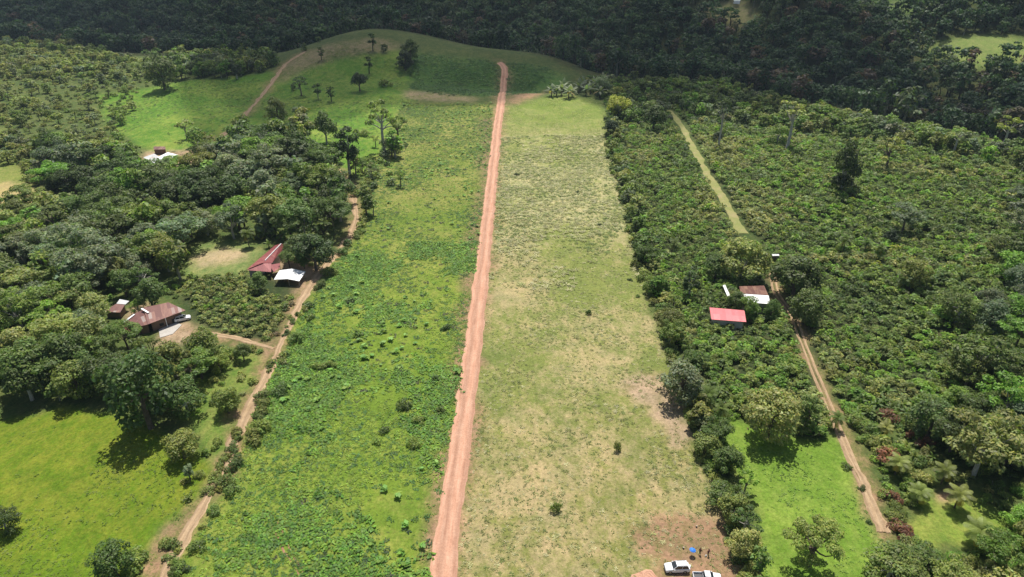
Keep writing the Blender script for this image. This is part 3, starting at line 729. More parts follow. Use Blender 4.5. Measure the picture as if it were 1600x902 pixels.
row([(1372, 655), (1420, 662), (1440, 700)], 2.6, .8, ['bush'], ['reddish', 'olive green', 'mid green'], 1.0, 1.6, 'crotons')
row([(1395, 775), (1405, 820), (1430, 860)], 2.3, .8, ['bush'], ['reddish', 'olive green', 'mid green'], .9, 1.3, 'crotons')

def under(poly, spacing, cols, smin, smax, kinds=('bush',)):
    gx, gy = scatter(poly, spacing)
    for x, y in zip(gx, gy): plant(kinds[rng.integers(len(kinds))], x, y, rng.uniform(smin, smax), cols[rng.integers(len(cols))], 'under')
GU = ['mid green', 'olive green', 'deep green', 'pale olive', 'mid green', 'bright green']
under([(1300, 600), (1330, 640), (1480, 640), (1540, 560), (1800, 470), (1800, 1000), (1385, 1000), (1400, 860), (1340, 700)], 3.4, GU, .6, 1.3)
under([(1062, 590), (1160, 640), (1290, 650), (1305, 690), (1130, 670), (1140, 740), (1190, 900), (1180, 1000), (1160, 1000), (1140, 800), (1080, 680)], 2.6, GU, .6, 1.2)
under([(905, 118), (1040, 128), (1130, 134), (1230, 158), (1420, 198), (1600, 238), (1800, 290), (1800, 335), (1600, 290), (1410, 245), (1230, 215), (1080, 196), (1040, 190), (960, 215), (945, 160)], 4.2, GU + DK, .8, 1.5)
under([(285, 395), (390, 372), (440, 372), (520, 385), (490, 430), (440, 545), (300, 560), (160, 520), (150, 470), (280, 440)], 3.6, GU, .5, 1.0)
under([(300, 560), (420, 545), (400, 600), (340, 720), (300, 700), (320, 650), (310, 600)], 6.0, GU, .4, 1.2)
under([(300, 720), (345, 725), (300, 830), (240, 930), (200, 960), (240, 860), (290, 800)], 3.6, GU, .4, 1.1)
under([(-260, 62), (0, 66), (200, 85), (260, 125), (200, 160), (180, 200), (240, 240), (-260, 250)], 8.5, PL, .7, 1.5)
under([(560, 250), (600, 250), (575, 360), (520, 430), (470, 520), (440, 520), (520, 400), (566, 340)], 3.0, GU, .5, 1.3)
# plants that can be told apart
P = at_px
P('round', 212, 590, 112, 'dark green', 'woodB', 'tall dark broad tree at the top edge of the bright left pasture', sz=1.25)
P('round', 285, 612, 62, 'deep green', 'woodB', 'dark tree right of the big one above the left pasture')
P('round', 282, 690, 58, 'olive green', 'lone', 'olive round tree on the right edge of the bright left pasture', sz=.8)
P('tall', 293, 735, 16, 'grey green', 'lone', 'small upright tree below the olive tree by the left pasture')
P('round', 172, 868, 66, 'deep green', 'lone', 'dark tree at the bottom edge of the bright left pasture')
P('bush', 215, 872, 50, 'mid green', 'lone', 'spreading bush right of the dark tree at the bottom of the left pasture')
P('round', 2, 810, 44, 'dark green', 'lone', 'dark tree cut by the left edge of the photo in the bright pasture')
P('dense', 490, 388, 62, 'dark green', 'lone', 'big dark dense tree right of the long red roof', sz=.9)
P('dense', 466, 384, 46, 'dark green', 'lone', 'dark tree wedged between the long red roof and the big dense tree', sz=.9)
P('dense', 474, 406, 28, 'deep green', 'lone', 'low dark tree behind the white canopy', sz=.8)
P('dense', 450, 402, 30, 'deep green', 'lone', 'small dark tree between the red roof and the dense tree')
P('dense', 404, 438, 32, 'deep green', 'lone', 'dark tree in front of the left end of the long red roof')
P('round', 213, 476, 24, 'bright green', 'lone', 'bright green round tree between the rusty house and its shed')
P('dense', 232, 455, 50, 'deep green', 'lone', 'dark round tree behind the rusty-roofed house')
P('round', 315, 532, 62, 'mid green', 'lone', 'mid green tree in front of the rusty house yard, right side')
P('dense', 378, 548, 28, 'deep green', 'lone', 'small dark tree below the side path to the rusty house')
P('round', 340, 560, 36, 'yellow green', 'lone', 'yellow green tree below the side path')
P('round', 352, 620, 44, 'mid green', 'lone', 'green tree left of the track, halfway down the left field')
P('dense', 506, 195, 38, 'dark green', 'lone', 'dark dense tree on the slope above the winding left track', sz=1.2)
P('tall', 541, 225, 38, 'dark green', 'lone', 'dark tree with visible trunk at the top of the left track', sz=1.1)
P('sparse', 512, 245, 36, 'silver grey', 'lone', 'leafless greyish tree at the bend of the left track')
P('dense', 561, 125, 26, 'blackish green', 'lone', 'dark small tree alone on the green hillside')
P('sparse', 596, 172, 54, 'olive green', 'lone', 'tall thin-crowned tree with bare leader at the left field top', sz=1.3)
P('sparse', 620, 190, 38, 'mid green', 'lone', 'open tree right of the tall thin one at the field top')
P('round', 610, 222, 34, 'grey green', 'lone', 'grey green low tree below the tall thin-crowned one')
P('bush', 602, 128, 24, 'olive green', 'lone', 'olive bush tree at the top right of the grassy hill')
P('round', 430, 165, 38, 'pale olive', 'lone', 'pale olive tree on the hillside right of the ridge track', sz=1.1)
P('tall', 468, 180, 20, 'grey green', 'lone', 'thin grey green tree left of the dark dense tree')
P('sparse', 468, 125, 26, 'grey green', 'lone', 'faint thin tree on the shaded hillside')
P('round', 632, 88, 30, 'blackish green', 'lone', 'dark tree at the hill crest right shoulder')
P('round', 640, 72, 30, 'dark green', 'lone', 'dark tree on the crest beside the green hill', sz=1.1)
P('tall', 368, 108, 12, 'blackish green', 'lone', 'very thin dark tree on the left hill crest')
P('round', 250, 104, 50, 'deep green', 'crestL', 'big tree at the valley gap behind the left pasture hill')
P('round', 968, 160, 38, 'golden', 'lone', 'yellow green tree at the far end of the field hedge', sz=.9)
P('dense', 955, 197, 26, 'blackish green', 'lone', 'dark tree just below the yellow tree')
P('dense', 1023, 180, 38, 'dark green', 'lone', 'dark green tree in the far plantation right of the yellow tree')
P('round', 942, 128, 30, 'grey green', 'lone', 'greyish tree beside the banana clump')
P('bald', 1130, 172, 26, 'blackish green', 'lone', 'tall pole-like tree with pale bare trunk at the plantation end', sz=1.6)
P('dense', 1123, 212, 16, 'blackish green', 'lone', 'small dark tree under the pole-like pale trunk')
P('bald', 1240, 172, 40, 'pale olive', 'lone', 'pale trunk tree on the crest of the right plantation', sz=1.1)
P('round', 1218, 205, 34, 'mid green', 'lone', 'green tree left of the pale trunk on the right crest')
P('dense', 1324, 252, 44, 'dark green', 'lone', 'tall dark ragged tree standing alone in the right plantation', sz=1.7)
P('dense', 1316, 282, 34, 'dark green', 'lone', 'dark tree at the foot of the tall ragged tree', sz=.8)
P('dense', 1165, 402, 78, 'olive green', 'lone', 'wide olive tree behind the white roofed house', sz=.8)
P('dense', 1120, 412, 40, 'deep green', 'lone', 'dark tree left of the wide olive tree')
P('dense', 1245, 428, 80, 'deep green', 'lone', 'big dark tree right of the white roofed house', sz=.85)
P('round', 1262, 470, 60, 'dark green', 'lone', 'dark tree at the top of the right rutted track')
P('round', 1068, 585, 76, 'grey green', 'lone', 'large grey green tree on the field hedge by the bare patch', sz=.9)
P('tall', 1080, 440, 24, 'dark green', 'lone', 'upright dark tree left of the pink roof', sz=1.0)
P('round', 1050, 495, 42, 'olive green', 'lone', 'olive hedge tree left of the pink roof')
P('round', 1022, 440, 32, 'mid green', 'lone', 'round hedge tree above the olive one')
P('round', 1210, 635, 88, 'pale olive', 'lone', 'big pale olive tree at the top of the small right pasture')
P('tall', 1265, 640, 34, 'deep green', 'lone', 'dark upright tree right of the pale olive tree')
P('gnarled', 1277, 838, 96, 'olive green', 'lone', 'gnarled open-crowned tree in the bright pasture at the bottom')
P('broad', 1545, 680, 135, 'pale olive', 'woodR', 'huge flat-topped pale olive tree near the right edge')
P('broad', 1535, 545, 110, 'deep green', 'woodR', 'big deep green tree right of the plantation bottom')
P('round', 1505, 470, 58, 'deep green', 'slopeR', 'dark round tree in the lower right plantation')
P('round', 1430, 420, 50, 'olive green', 'slopeR', 'olive tree in the middle of the right plantation')
P('dense', 1392, 368, 24, 'blackish green', 'slopeR', 'black-green small tree in the right plantation centre')
P('broad', 1420, 330, 60, 'grey green', 'slopeR', 'grey flat tree in the right plantation')
P('sparse', 1395, 225, 46, 'olive green', 'slopeR', 'olive open tree on the right crest')
P('sparse', 1500, 205, 36, 'pale olive', 'slopeR', 'pale tree standing on the right crest line')
P('sparse', 1580, 190, 40, 'yellow green', 'slopeR', 'leaning yellowish tree past the right crest')
P('round', 1600, 475, 50, 'bright green', 'slopeR', 'bright green tree at the right edge')
P('round', 1600, 380, 60, 'deep green', 'slopeR', 'dark tree cut by the right edge, middle height')
P('round', 1130, 770, 52, 'mid green', 'hedgeR', 'round green tree at the lower end of the field hedge', sz=.7)
P('round', 1105, 690, 46, 'olive green', 'hedgeR', 'olive tree on the lower field hedge', sz=.8)
P('dense', 1095, 655, 34, 'dark green', 'hedgeR', 'dark tree on the field hedge beside the bare patch')
for px, py, w, sp in ((1440, 765, 40, 1), (1478, 735, 42, 1), (1500, 772, 44, 1), (1535, 825, 56, 1), (1405, 722, 38, 1), (1385, 668, 26, 1)):
    P('palm', px, py, w, 'olive green', 'palms', sz=.75)
P('round', 1398, 878, 84, 'olive green', 'woodR', 'olive spreading tree at the foot of the rutted track', sz=.7)
P('round', 1450, 868, 60, 'mid green', 'woodR', 'green tree right of the olive tree at the track foot', sz=.7)
P('dense', 1152, 468, 30, 'deep green', 'lone', 'dark tree between the coral roof and the white roof', sz=1.1)
P('round', 1172, 474, 32, 'mid green', 'lone', 'green tree in front of the white roof of the right farmhouse', sz=1.3)
P('round', 1207, 478, 26, 'deep green', 'lone', 'dark tree at the right corner of the white roof', sz=1.4)
P('round', 1143, 458, 20, 'olive green', 'lone', 'olive tree right of the narrow white awning', sz=.8)
for px, py, w in ((1108, 612, 34), (1322, 375, 24), (1355, 380, 18), (1378, 385, 20), (1415, 432, 26), (1300, 368, 16), (1055, 378, 18), (1310, 650, 26), (1128, 640, 28), (318, 335, 22), (385, 362, 26)):
    P('palm', px, py, w, 'deep green', 'palmsP', sz=1.15)
for i in range(15):
    P('banana', 866 + i * 5.6 + rng.normal() * 2, 137 - i * .5 + rng.normal() * 4, 20, 'grey green', 'bananasF')
for i in range(22):
    P('banana', 1325 + rng.uniform(0, 120), 600 + rng.uniform(0, 46), 19, 'deep green', 'bananasR')
for i in range(6):
    P('banana', 1440 + rng.uniform(-40, 20), 700 + rng.uniform(-10, 14), 17, 'mid green', 'bananasR')
for i in range(12):
    P('banana', 395 + rng.uniform(0, 55), 365 + rng.uniform(-8, 14), 14, 'mid green', 'bananasL')
# saplings and single bushes in the open fields
P('bush', 965, 697, 14, 'mid green', 'lone', 'lone sapling in the middle of the pale field, upper of two', sz=2.6)
P('bush', 869, 792, 17, 'mid green', 'lone', 'lone sapling in the lower pale field', sz=2.5)
P('bush', 920, 487, 10, 'deep green', 'lone', 'small dark sapling in the centre of the pale field', sz=1.8)
P('bush', 697, 511, 17, 'dark green', 'lone', 'dark round bush beside the red road in the left field')
P('bush', 902, 299, 7, 'dark green', 'lone', 'tiny dark bush in the far pale field')
P('bush', 937, 350, 8, 'dark green', 'lone', 'tiny dark bush near the hedge in the pale field')
P('bush', 807, 272, 9, 'dark green', 'lone', 'tiny dark bush beside the road in the far pale field')
P('bush', 985, 436, 9, 'dark green', 'lone', 'thin bush at the right edge of the pale field')
P('bush', 997, 462, 9, 'deep green', 'lone', 'low bush at the hedge of the pale field')
P('bush', 1347, 762, 14, 'dark green', 'lone', 'dark bush left of the rutted right track')
P('bush', 1358, 815, 11, 'dark green', 'lone', 'lowest dark bush left of the rutted right track')
P('bush', 1324, 728, 18, 'deep green', 'lone', 'dark bush at the top of the rutted track row')
for px, py, w in ((495, 572, 22), (512, 568, 24), (630, 632, 26), (655, 655, 22), (600, 672, 20), (645, 690, 26), (610, 285, 18), (608, 270, 14), (595, 250, 16), (555, 300, 22), (562, 250, 18),
                  (560, 520, 18), (548, 470, 14), (588, 690, 16), (688, 640, 18), (680, 590, 14)):
    P('bush', px, py, w, 'mid green' if rng.random() < .5 else 'dark green', 'fieldbush')
for k in range(26):
    rx_, ry_ = rng.uniform(185, 500), rng.uniform(178, 240)
    if 205 < rx_ < 330 and ry_ > 212: continue
    P(['sparse', 'round', 'tall', 'broad'][k % 4], rx_, ry_, rng.uniform(15, 34), MD[k % 5], 'lonehill')
for k in range(14):
    P(['sparse', 'bush', 'tall'][k % 3], rng.uniform(545, 640), rng.uniform(160, 320), rng.uniform(12, 24), MD[(k + 2) % 5], 'lonehill')
for k in range(9):
    P('round' if k % 2 else 'tall', rng.uniform(440, 600), rng.uniform(58, 150), rng.uniform(9, 14), 'dark green', 'lonehill')

# cacao and coffee rows
def plantation(name, spacing, zone, cols, smin, smax):
    gx, gy = scatter(Z[name], spacing, .38, world=True, avoid=.8)
    for i in range(len(gx)):
        pn = fbm(gx[i] / 22, gy[i] / 22, 55, 3); k_ = int(np.clip((pn - .5) * 2.2 * len(cols) + len(cols) / 2 + rng.normal() * 1.1, 0, len(cols) - 1))
        plant('cacao', gx[i], gy[i], rng.uniform(smin, smax) * (.78 + .5 * fbm(gx[i] / 9, gy[i] / 9, 58, 2)), cols[k_], zone, sz=rng.uniform(.8, 1.25))
AVOID_ZONES = AVOID_ZONES[:6]
CC = ['deep green', 'mid green', 'mid green', 'bright green', 'mid green', 'bright green', 'olive green', 'pale olive']
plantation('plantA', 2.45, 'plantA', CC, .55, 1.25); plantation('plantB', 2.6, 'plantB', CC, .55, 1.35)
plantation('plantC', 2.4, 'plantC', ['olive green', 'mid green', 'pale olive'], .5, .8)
# ------------------------------------------------------------------ the plants as objects
def cacao_proto(seed, n, size):
    r = np.random.default_rng(seed); lobes = []
    for i in range(6):
        a = i * 2.4; q = math.sqrt((i + .5) / 6); lobes.append((1.1 * q * math.cos(a), 1.1 * q * math.sin(a), 2.1 - .7 * q + r.normal() * .2, .6, .6, .45))
    Q, C = lobes_to_leaves(r, lobes, n, size, fill=.15, up=.5, low=-.2, aspect=.42, contrast=.22)
    W = np.concatenate([limb(r, (0, 0, -.3), (.5 * math.cos(a), .5 * math.sin(a), 1.6), .06, .03) for a in (0, 2, 4)])
    return Q, C, W
SPEC['cacao'] = []
for v in range(4):
    Q, C, Wd = cacao_proto(300 + v, 210, .34)
    cm = quad_mesh('crown', Q, C); cm.materials.append(M_LEAF); tm = quad_mesh('stem', Wd); tm.materials.append(M_BARK); SPEC['cacao'].append((cm, tm))
NAMES['cacao'] = 'plantation_bush'; SHAPE['cacao'] = 'leafy'; WID['cacao'] = 3.4; MIDZ['cacao'] = 1.8
FAR = {}
for kd, n, size in (('round', 420, .66), ('broad', 460, .72), ('tall', 300, .55), ('sparse', 200, .55), ('dense', 420, .64), ('bush', 120, .38)):
    FAR[kd] = [tree_proto(kd, 500 + v * 7, n, size) for v in range(7)]
FAR['cacao'] = [cacao_proto(700 + v, 46, .50) for v in range(9)]
def merge(name, rows, m=M_LEAF, wood=True, table=None):
    """rows: (kind, x, y, z, s, sz, rot, colour rgb) -> one mesh"""
    table = table or FAR; Qs = []; Cs = []
    groups = {}
    for row in rows: groups.setdefault((row[0], int(row[8]) % len(table[row[0]])), []).append(row)
    for (kd, v), rs in groups.items():
        Q, C, Wd = table[kd][v]
        A = np.array([[r_[1], r_[2], r_[3], r_[4], r_[5], r_[6], *r_[7]] for r_ in rs]); n = len(A)
        parts = [(Q, C, True)]
        if wood and Wd is not None and kd not in ('bush', 'cacao'): parts.append((Wd, None, False))
        for q, c, leafy in parts:
            s = A[:, 3][:, None, None]; cs, sn = np.cos(A[:, 5])[:, None, None], np.sin(A[:, 5])[:, None, None]
            X = (q[None, ..., 0] * cs - q[None, ..., 1] * sn) * s + A[:, 0][:, None, None]
            Y = (q[None, ..., 0] * sn + q[None, ..., 1] * cs) * s + A[:, 1][:, None, None]
            Zz = q[None, ..., 2] * s * A[:, 4][:, None, None] + A[:, 2][:, None, None]
            Qs.append(np.stack([X, Y, Zz], -1).reshape(-1, 4, 3))
            if leafy: Cs.append((A[:, None, 6:9] * c[None]).reshape(-1, 3))
            else:
                pale = (rng.random(n) < .3)[:, None, None]
                Cs.append(np.broadcast_to(np.where(pale, np.array([.34, .31, .27]), np.array([.08, .065, .05])), (n, len(q), 3)).reshape(-1, 3))
    o = link(name, quad_mesh(name, np.concatenate(Qs), np.concatenate(Cs)), m)
    return o

for p in PLANTS:
    p['z'] = float(height(p['x'], p['y'])) - .15
xa = np.array([[p['x'], p['y'], p['z'] + MIDZ[p['kind']] * p['s']] for p in PLANTS]); ppx, ppy, pdz = project(xa[:, 0], xa[:, 1], xa[:, 2])
for p, a, b, c in zip(PLANTS, ppx, ppy, pdz):
    p['px'], p['py'] = a, b; p['w'] = WID[p['kind']] * p['s'] * FPX / max(c, 1)
    p['in'] = -p['w'] / 2 < a < 1600 + p['w'] / 2 and -10 < b < 902 + p['w'] * .6 and c > 0
    p['cls'] = {'palm': 'palm', 'banana': 'banana', 'bush': 'shrub', 'cacao': 'cacao'}.get(p['kind'], 'tree')
LAND = [(245, 495, 'the rusty-roofed house'), (185, 480, 'the rusty shed'), (415, 400, 'the long red roof'), (450, 430, 'the white canopy'), (340, 402, 'the straw clearing'), (260, 243, 'the white hillside roofs'),
        (550, 310, 'the winding track bend'), (520, 400, 'the middle of the winding track'), (440, 540, 'the side path junction'), (390, 640, 'the winding track lower part'), (310, 810, 'the bare track stretch'),
        (10, 310, 'the straw patch at the left edge'), (140, 700, 'the bright left pasture'), (300, 165, 'the sunny hill pasture'), (430, 130, 'the ridge track'), (590, 60, 'the green hill crest'), (220, 90, 'the valley gap'),
        (60, 100, 'the far left skyline'), (60, 200, 'the left scrub slope'), (900, 130, 'the far banana clump'), (968, 160, 'the yellow tree'), (1050, 180, 'the grass path head'), (1130, 290, 'the grass path'),
        (1137, 491, 'the pink roof'), (1185, 465, 'the white farmhouse roof'), (1250, 520, 'the rutted track head'), (1300, 650, 'the rutted track middle'), (1375, 820, 'the rutted track lower end'),
        (1235, 740, 'the small bright pasture'), (1277, 840, 'the gnarled tree'), (1500, 770, 'the palms'), (1545, 680, 'the huge flat-topped tree'), (1400, 620, 'the right banana clump'), (1322, 260, 'the tall ragged tree'),
        (1240, 180, 'the pale trunk tree'), (1420, 215, 'the right crest'), (1580, 250, 'the far right crest'), (1450, 350, 'the far right plantation'), (1590, 430, 'the right edge mid-height'), (1480, 880, 'the lower right corner'),
        (1010, 640, 'the bare patch'), (1150, 850, 'the parked vehicles'), (980, 300, 'the field hedge far part'), (1010, 430, 'the field hedge middle'), (1100, 740, 'the field hedge lower part'),
        (690, 640, 'the red road'), (640, 660, 'the weedy field centre'), (520, 570, 'the weedy field left side'), (1330, 450, 'the plantation centre'), (1200, 560, 'the plantation below the pink roof')]
def where(p):
    best = min(LAND, key=lambda l: (l[0] - p['px']) ** 2 + ((l[1] - p['py']) * 1.2) ** 2)
    dx, dy = p['px'] - best[0], p['py'] - best[1]; d = math.hypot(dx, dy)
    if d < 14: return 'at ' + best[2]
    if abs(dx) > abs(dy): w = 'right of ' if dx > 0 else 'left of '
    else: w = 'below ' if dy > 0 else 'above '
    return ('close ' if d < 40 else '') + w + best[2]
KIND_N = {'tree': 'tree', 'shrub': 'shrub', 'cacao': 'plantation bush', 'palm': 'palm', 'banana': 'banana plant'}
groups_ = {'tree': 'trees of the farmland', 'shrub': 'shrubs along hedges and fields', 'cacao': 'bushes of the plantation', 'palm': 'palms', 'banana': 'banana plants'}
indiv = []
for cls in ('tree', 'shrub', 'cacao', 'palm', 'banana'):
    c = [p for p in PLANTS if p['cls'] == cls and p['in']]
    c.sort(key=lambda p: (p['own'] is None, -p['w'])); c = c[:298]
    for p in c: p['ind'] = True
    indiv += c
lab = {}
for p in indiv:
    if p['own']: p['label'] = p['own']; continue
    size = 'small' if p['w'] < (30 if p['cls'] == 'tree' else 17) else ('large' if p['w'] > (52 if p['cls'] == 'tree' else 26) else 'mid-sized')
    shp = SHAPE[p['kind']] + ' ' if p['cls'] == 'tree' else ''
    p['label'] = f"{size} {p['colour']} {shp}{KIND_N[p['cls']]} {where(p)}"
    lab.setdefault(p['label'], []).append(p)
ORD = ['second', 'third', 'fourth', 'fifth', 'sixth', 'seventh', 'eighth', 'ninth', 'tenth']
for l, ps in lab.items():
    if len(ps) == 1: continue
    ps.sort(key=lambda p: p['py']); nrow = max(1, math.ceil(len(ps) / 8)); size_ = math.ceil(len(ps) / nrow)
    rn = {1: [''], 2: ['back row ', 'front row '], 3: ['back row ', 'middle row ', 'front row ']}.get(nrow) or ['row %d ' % (k + 1) for k in range(nrow)]
    for q in range(nrow):
        rw = sorted(ps[q * size_:(q + 1) * size_], key=lambda p: p['px'])
        for i, p in enumerate(rw):
            o_ = 'leftmost' if i == 0 else ('rightmost' if i == len(rw) - 1 else (ORD[i - 1] + ' from left'))
            if len(rw) == 1: o_ = 'single'
            t = o_ + ' ' + rn[q] + l
            if len(t.split()) > 16: t = t.replace(' tree', '', 1)
            if len(t.split()) > 16: t = t.replace('flat-topped ', '').replace('the ', '', 1)
            p['label'] = ' '.join(t.split()[:16])
for p in indiv:
    cm, tm = SPEC[p['kind']][p['var'] % len(SPEC[p['kind']])]
    r = empty(NAMES[p['kind']], (p['x'], p['y'], p['z']), p['rot'], label=p['label'], cat={'cacao': 'bush', 'banana': 'banana plant', 'palm': 'palm'}.get(p['cls'], p['cls']),
              group=None if p['own'] else groups_[p['cls']])
    r.scale = (p['s'], p['s'], p['s'] * p['sz'])
    j = rng.uniform(.72, 1.35); base = COLS[p['colour']]; jr = rng.uniform(.86, 1.08)
    for me, nm in ((cm, cm.name.split('.')[0]), (tm, tm.name.split('.')[0] if tm else '')):
        if me is None: continue
        c = bpy.data.objects.new(nm, me); COL.objects.link(c); c.parent = r
        c.color = (base[0] * j * jr, base[1] * j, base[2] * j, 1)
def rows_of(ps):
    out = []
    for p in ps:
        j = rng.uniform(.68, 1.42); jr = rng.uniform(.88, 1.1); b = COLS[p['colour']]
        out.append((p['kind'], p['x'], p['y'], p['z'], p['s'], p['sz'], p['rot'], (b[0] * j * jr, b[1] * j, b[2] * j), p['var']))
    return out
rest = [p for p in PLANTS if not p.get('ind') and p['kind'] in FAR]
for cls, nm, lb in (('tree', 'woodland', 'dense mixed woodland and scrub behind and beside the farm clearings'), ('shrub', 'undergrowth', 'low leafy shrubs filling hedges and scrub slopes'),
                    ('cacao', 'plantation', 'dense green plantation bushes filling the slopes right of the pale field')):
    rs = rows_of([p for p in rest if p['cls'] == cls])
    if rs: tag(merge(nm, rs, wood=cls == 'tree'), lb, {'woodland': 'woodland', 'undergrowth': 'shrubs', 'plantation': 'plantation'}[nm], kind='stuff')
print('PLANTS', {c: (sum(p['cls'] == c for p in PLANTS), sum(p['cls'] == c and bool(p.get('ind')) for p in PLANTS)) for c in KIND_N})

# the shaded rainforest on the far valley side
FARF = {}
for kd, n, size in (('round', 300, .72), ('broad', 330, .78), ('tall', 220, .62), ('sparse', 150, .6), ('dense', 300, .72)):
    FARF[kd] = []
    for v in range(6):
        Q, C, Wd = tree_proto(kd, 900 + v * 7, n, size); FARF[kd].append((Q, C, Wd[:70]))
def forest():
    sp = 10.5; rows = []
    gx, gy = np.meshgrid(np.arange(-1150, 1150, sp), np.arange(180, 1650, sp * .9)); gx = gx + (np.arange(gx.shape[0]) % 2)[:, None] * sp / 2
    gx = gx.ravel() + rng.uniform(-.45, .45, gx.size) * sp; gy = gy.ravel() + rng.uniform(-.45, .45, gy.size) * sp
    d = gy - np.interp(gx, CX, CY); ok = (d > 16) & (np.abs(gx) < (gy + 60) * .98 + 80)
    for k in ('clearA', 'clearB', 'clearC', 'clearD', 'knoll', 'hill'):
        ok &= ~pip(Z[k], gx, gy)
    zz = height(gx, gy); px, py, dz = project(gx, gy, zz + 16); ok &= (py > -75) & (px > -260) & (px < 1860)
    gx, gy, zz = gx[ok], gy[ok], zz[ok]
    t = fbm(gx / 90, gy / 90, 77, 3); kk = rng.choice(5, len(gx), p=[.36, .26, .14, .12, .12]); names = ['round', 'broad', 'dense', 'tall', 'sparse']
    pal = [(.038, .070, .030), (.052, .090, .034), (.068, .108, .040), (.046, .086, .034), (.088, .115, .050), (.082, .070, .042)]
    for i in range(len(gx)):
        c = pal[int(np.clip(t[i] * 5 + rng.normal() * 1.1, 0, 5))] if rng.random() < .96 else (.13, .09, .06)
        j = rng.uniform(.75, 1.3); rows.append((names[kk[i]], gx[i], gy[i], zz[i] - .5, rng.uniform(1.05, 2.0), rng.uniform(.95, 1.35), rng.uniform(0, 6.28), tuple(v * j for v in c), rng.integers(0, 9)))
    print('FOREST', len(rows)); return rows
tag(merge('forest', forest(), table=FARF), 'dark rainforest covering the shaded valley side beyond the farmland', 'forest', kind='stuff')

# ------------------------------------------------------------------ low growth on the open fields
def tuft_proto(seed, n, h, spread, lean=.5, wid=.09):
    r = np.random.default_rng(seed); Q = []; C = []
    for i in range(n):
        a = r.uniform(0, 6.28); b = r.uniform(0, spread); p = np.array([b * math.cos(a), b * math.sin(a), -.05]); d = np.array([math.cos(a), math.sin(a), 0]); s = np.array([-d[1], d[0], 0]) * wid * r.uniform(.6, 1.3)
        L = h * r.uniform(.6, 1.2); m_ = p + d * L * lean * .9 + np.array([0, 0, L * .42]); e = p + d * L * lean * 1.9 + np.array([0, 0, L * .45])
        Q += [np.array([p - s, p + s, m_ + s * .9, m_ - s * .9]), np.array([m_ - s * .9, m_ + s * .9, e + s * .15, e - s * .15])]; c = r.uniform(.7, 1.3); C += [[c, c, c]] * 2
    return np.array(Q), np.array(C), None
def weed_proto(seed, n, rad, h, size):
    r = np.random.default_rng(seed); lobes = [(r.normal() * rad * .5, r.normal() * rad * .5, h * .45, rad * .55, rad * .55, h * .5) for _ in range(4)]
    Q, C = lobes_to_leaves(r, lobes, n, size, up=1.3, low=.25, aspect=.6, contrast=.2); return Q, C, None
LOW = {'tuft': [tuft_proto(i, 7, .42, .22) for i in range(5)], 'tussock': [tuft_proto(20 + i, 16, .75, .35, .7, .10) for i in range(5)],
       'weed': [weed_proto(40 + i, 34, .9, .26, .20) for i in range(6)], 'bigleaf': [weed_proto(60 + i, 16, .6, 1.0, .55) for i in range(3)]}
def low_rows(zone_, spacing, kind, cols, smin, smax, dens=None, thr=0, cut=None, jit=.5):
    gx, gy = scatter(Z[zone_], spacing, jit, world=True, avoid=-1.4)
    if cut is not None: k = cut(gx, gy); gx, gy = gx[k], gy[k]
    if dens is not None: k = dens(gx, gy) + rng.normal(size=len(gx)) * .08 > thr; gx, gy = gx[k], gy[k]
    z = height(gx, gy); rows = []
    s = rng.uniform(smin, smax, len(gx)); cj = rng.uniform(.75, 1.25, len(gx)); ci = rng.integers(0, len(cols), len(gx)); v = rng.integers(0, 9, len(gx)); ro = rng.uniform(0, 6.28, len(gx))
    for i in range(len(gx)): rows.append((kind, gx[i], gy[i], z[i], s[i], rng.uniform(.8, 1.2), ro[i], tuple(q * cj[i] for q in cols[ci[i]]), v[i]))
    return rows
AVOID_ZONES = []
GV = [(.17, .25, .026), (.21, .29, .035), (.14, .225, .024)]; GY = [(.19, .21, .06), (.24, .24, .085), (.15, .19, .05)]; ST = [(.40, .38, .19), (.47, .44, .25), (.32, .33, .13)]
n1 = lambda s, k, x=30: (lambda a, b: fbm(a / x, b / x, k, 3) * s)
rows = []
rows += low_rows('lfield', 1.1, 'weed', GV + [(.07, .15, .035)], .4, 1.1, lambda a, b: fbm(a / 26, b / 26, 91, 4) + .04 * sstep(260, 120, b), .545, jit=.5)
rows += low_rows('lfield', 1.3, 'tuft', GV + GY[:1], .5, 1.1, n1(1, 5, 20), .52)
rows += low_rows('lfield', 1.6, 'weed', [(.06, .135, .025), (.08, .17, .025)], .5, 1.2, n1(1, 105, 19), .60)
rows += low_rows('lfield', 2.6, 'weed', [(.06, .14, .025), (.09, .18, .03), (.12, .24, .025)], .35, .9, n1(1, 33, 25), .44, cut=lambda a, b: b > 215)
rows += low_rows('lfield', 5.0, 'weed', [(.12, .27, .025), (.16, .30, .03)], .8, 1.6, n1(1, 15, 40), .5, cut=lambda a, b: b > 300)
rows += low_rows('lfield', 4.2, 'bigleaf', [(.14, .26, .04), (.19, .30, .06)], .5, 1.3, n1(1, 44, 18), .58)
rows += low_rows('lfield', 1.4, 'weed', [(.09, .19, .024), (.12, .22, .03), (.15, .26, .03)], 1.1, 2.0, n1(1, 144, 17), .60, cut=lambda a, b: b < 240)
rows += low_rows('lfield', 5.5, 'weed', [(.07, .075, .04), (.05, .09, .03)], .7, 1.5, n1(1, 64, 18), .50)
tag(merge('weeds', rows, M_GRASS, table=LOW), 'bright green weeds and coarse grass covering the field left of the red road', 'weeds', kind='stuff')
rows = []
rows += low_rows('rfield', 1.7, 'tussock', [(.17, .22, .055), (.14, .20, .05)], .5, 1.0, n1(1, 37, 14), .42, cut=lambda a, b: (b + 50 * (fbm(a / 18, b / 18, 4, 3) - .5) > 240) & (b + 40 * (fbm(a / 14, b / 14, 4, 3) - .5) < 390))
